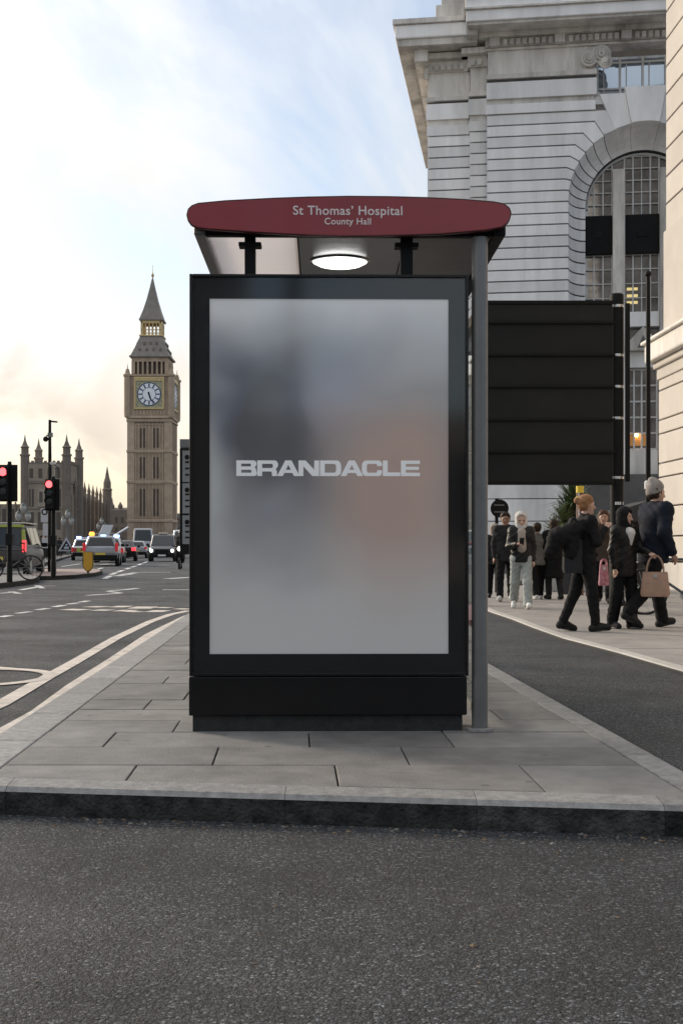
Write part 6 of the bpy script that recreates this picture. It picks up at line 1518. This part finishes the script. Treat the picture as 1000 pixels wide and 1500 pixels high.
hp_ = to_world(p2, J2['wrL'] + J2['hdL'] * .10)
bag('handbag', hp_ + Vector((.01, -.03, -.20)), R(-12), 'tan leather handbag held by the short woman in a headscarf', cloth('tan_leather', (.36, .23, .17), .5, .2), .36, .30, .15, .20)
hp_ = to_world(p1, V3(-.02, -.12, 1.10) + u1)
bag('shoulder_bag', Vector((AT(840, 800, 14.5)[0], 14.55, 1.13)), R(12), 'black shoulder bag hanging at the side of the woman in black', cloth('bag_black', (.02, .022, .026), .6, .2), .25, .40, .13, .26, taper=.95)
bag('pink_bag', (AT(884, 800, 16.5)[0], 16.5, .80), R(10), 'small pink patterned bag glimpsed between the two women', mat('pink_print', (.30, .03, .08), .6, col2=(.55, .33, .36), scale=18), .15, .28, .06, .07, taper=.75)
hp_ = to_world(p4, J4['wrR'] + J4['hdR'] * .13)
ph = empty('mobile_phone', hp_, R(0), 'dark mobile phone in the hand of the hooded person', 'phone')
MB().box(-.036, .036, -.008, .0, -.03, .11).build('phone_body', M_black, ph, bevel=.004, rot=(R(35), 0, 0)); MB().box(-.032, .032, .0005, .002, -.02, .10).build('screen', M_glassd, ph, rot=(R(35), 0, 0))
st_ = to_world(p1, J1['shR'] + V3(0, .02, .085));
sbag = [o for o in bpy.data.objects if o.name.startswith('shoulder_bag')][0]
rel = Matrix.Rotation(-sbag.rotation_euler.z, 3, 'Z') @ (st_ - Vector(sbag.location))
MB().path([(-.08, 0, .0), tuple(rel * .6 + Vector((-.05, 0, .02))), tuple(rel), tuple(rel * .55 + Vector((.06, 0, 0))), (.09, 0, 0)], .012, 6).build('strap', M_blackm, sbag)
mc_ = sdf_mesh([(V3(.10, -.06, 1.34) + u1, V3(.14, -.40, 1.20) + u1, .10, .12, (1, 1, .9)), (V3(.14, -.40, 1.20) + u1, V3(.15, -.50, 1.02) + u1, .11, .08), (V3(.12, -.2, 1.28) + u1, V3(.15, -.24, 1.0) + u1, .10, .09)], .014, 'carried_coat', .05, (), .010); mc_.materials.append(BLK); link('carried_coat', mc_, p1)
# scooter rider
rd, JR, sR, uR = person(0, 0, 1.70, 184, 'scooter rider in dark jacket and dark helmet beside the route board', dict(thL=75, knL=80, thR=75, knR=80, uaL=40, elL=25, uaR=40, elR=25, lean=8), dict(trousers=(BLK, .015, .97), top=(BLK2, .04, .88, .97), hood=mat('helmet_dark', (.02, .02, .022), .25)), None, .02, loc=(sc2.location.x, sc2.location.y + .35, 0))
rd.location.z = .80 - float((V3(0, 0, .80) + uR)[2])
# far crowd on the bridge footway (few pixels each)
crowd_spec = [(60, 96, 1.75, 0), (65, 92, 1.7, 160), (80, 100, 1.72, 20), (86, 98, 1.66, 170), (91, 104, 1.78, 0), (107, 120, 1.7, 170), (113, 118, 1.74, 10), (55, 84, 1.74, 175)]
wears = [dict(trousers=(BLK, .01, .98), top=(BLK2, .03, .86, .97), hair=(BRN, 'short')), dict(trousers=(NAVY, .01, .98), top=(cloth('drab', (.09, .08, .07)), .03, .86, .97), hair=(BRN, 'long'))]
protos = []
for i, (px, d, H, yaw) in enumerate(crowd_spec):
    x = (px - CX) / FPX * d; x = min(x, fkx(d) - .9) if i < 7 else x
    lab = 'far pedestrian in dark clothes ' + ['left of the sign pole', 'right behind the sign pole', 'just right of the second traffic light pole', 'left of the warning triangle', 'behind the warning triangle', 'nearest the chequered patrol car', 'right of the warning triangle by the railing', 'standing beside the people carrier'][i]
    if i < 2: o = person(0, 0, H, yaw, lab, dict(thL=12, knL=6, thR=-12, knR=12), wears[i], 'pedestrians on the far footway', .03, FZ, (x, d, FZ))[0]; protos.append(o)
    else:
        o = copy_tree(protos[i % 2]); o.location = (x, d, FZ); o.rotation_euler = (0, 0, R(yaw)); o.scale = (H / 1.7,) * 3; o['label'] = lab
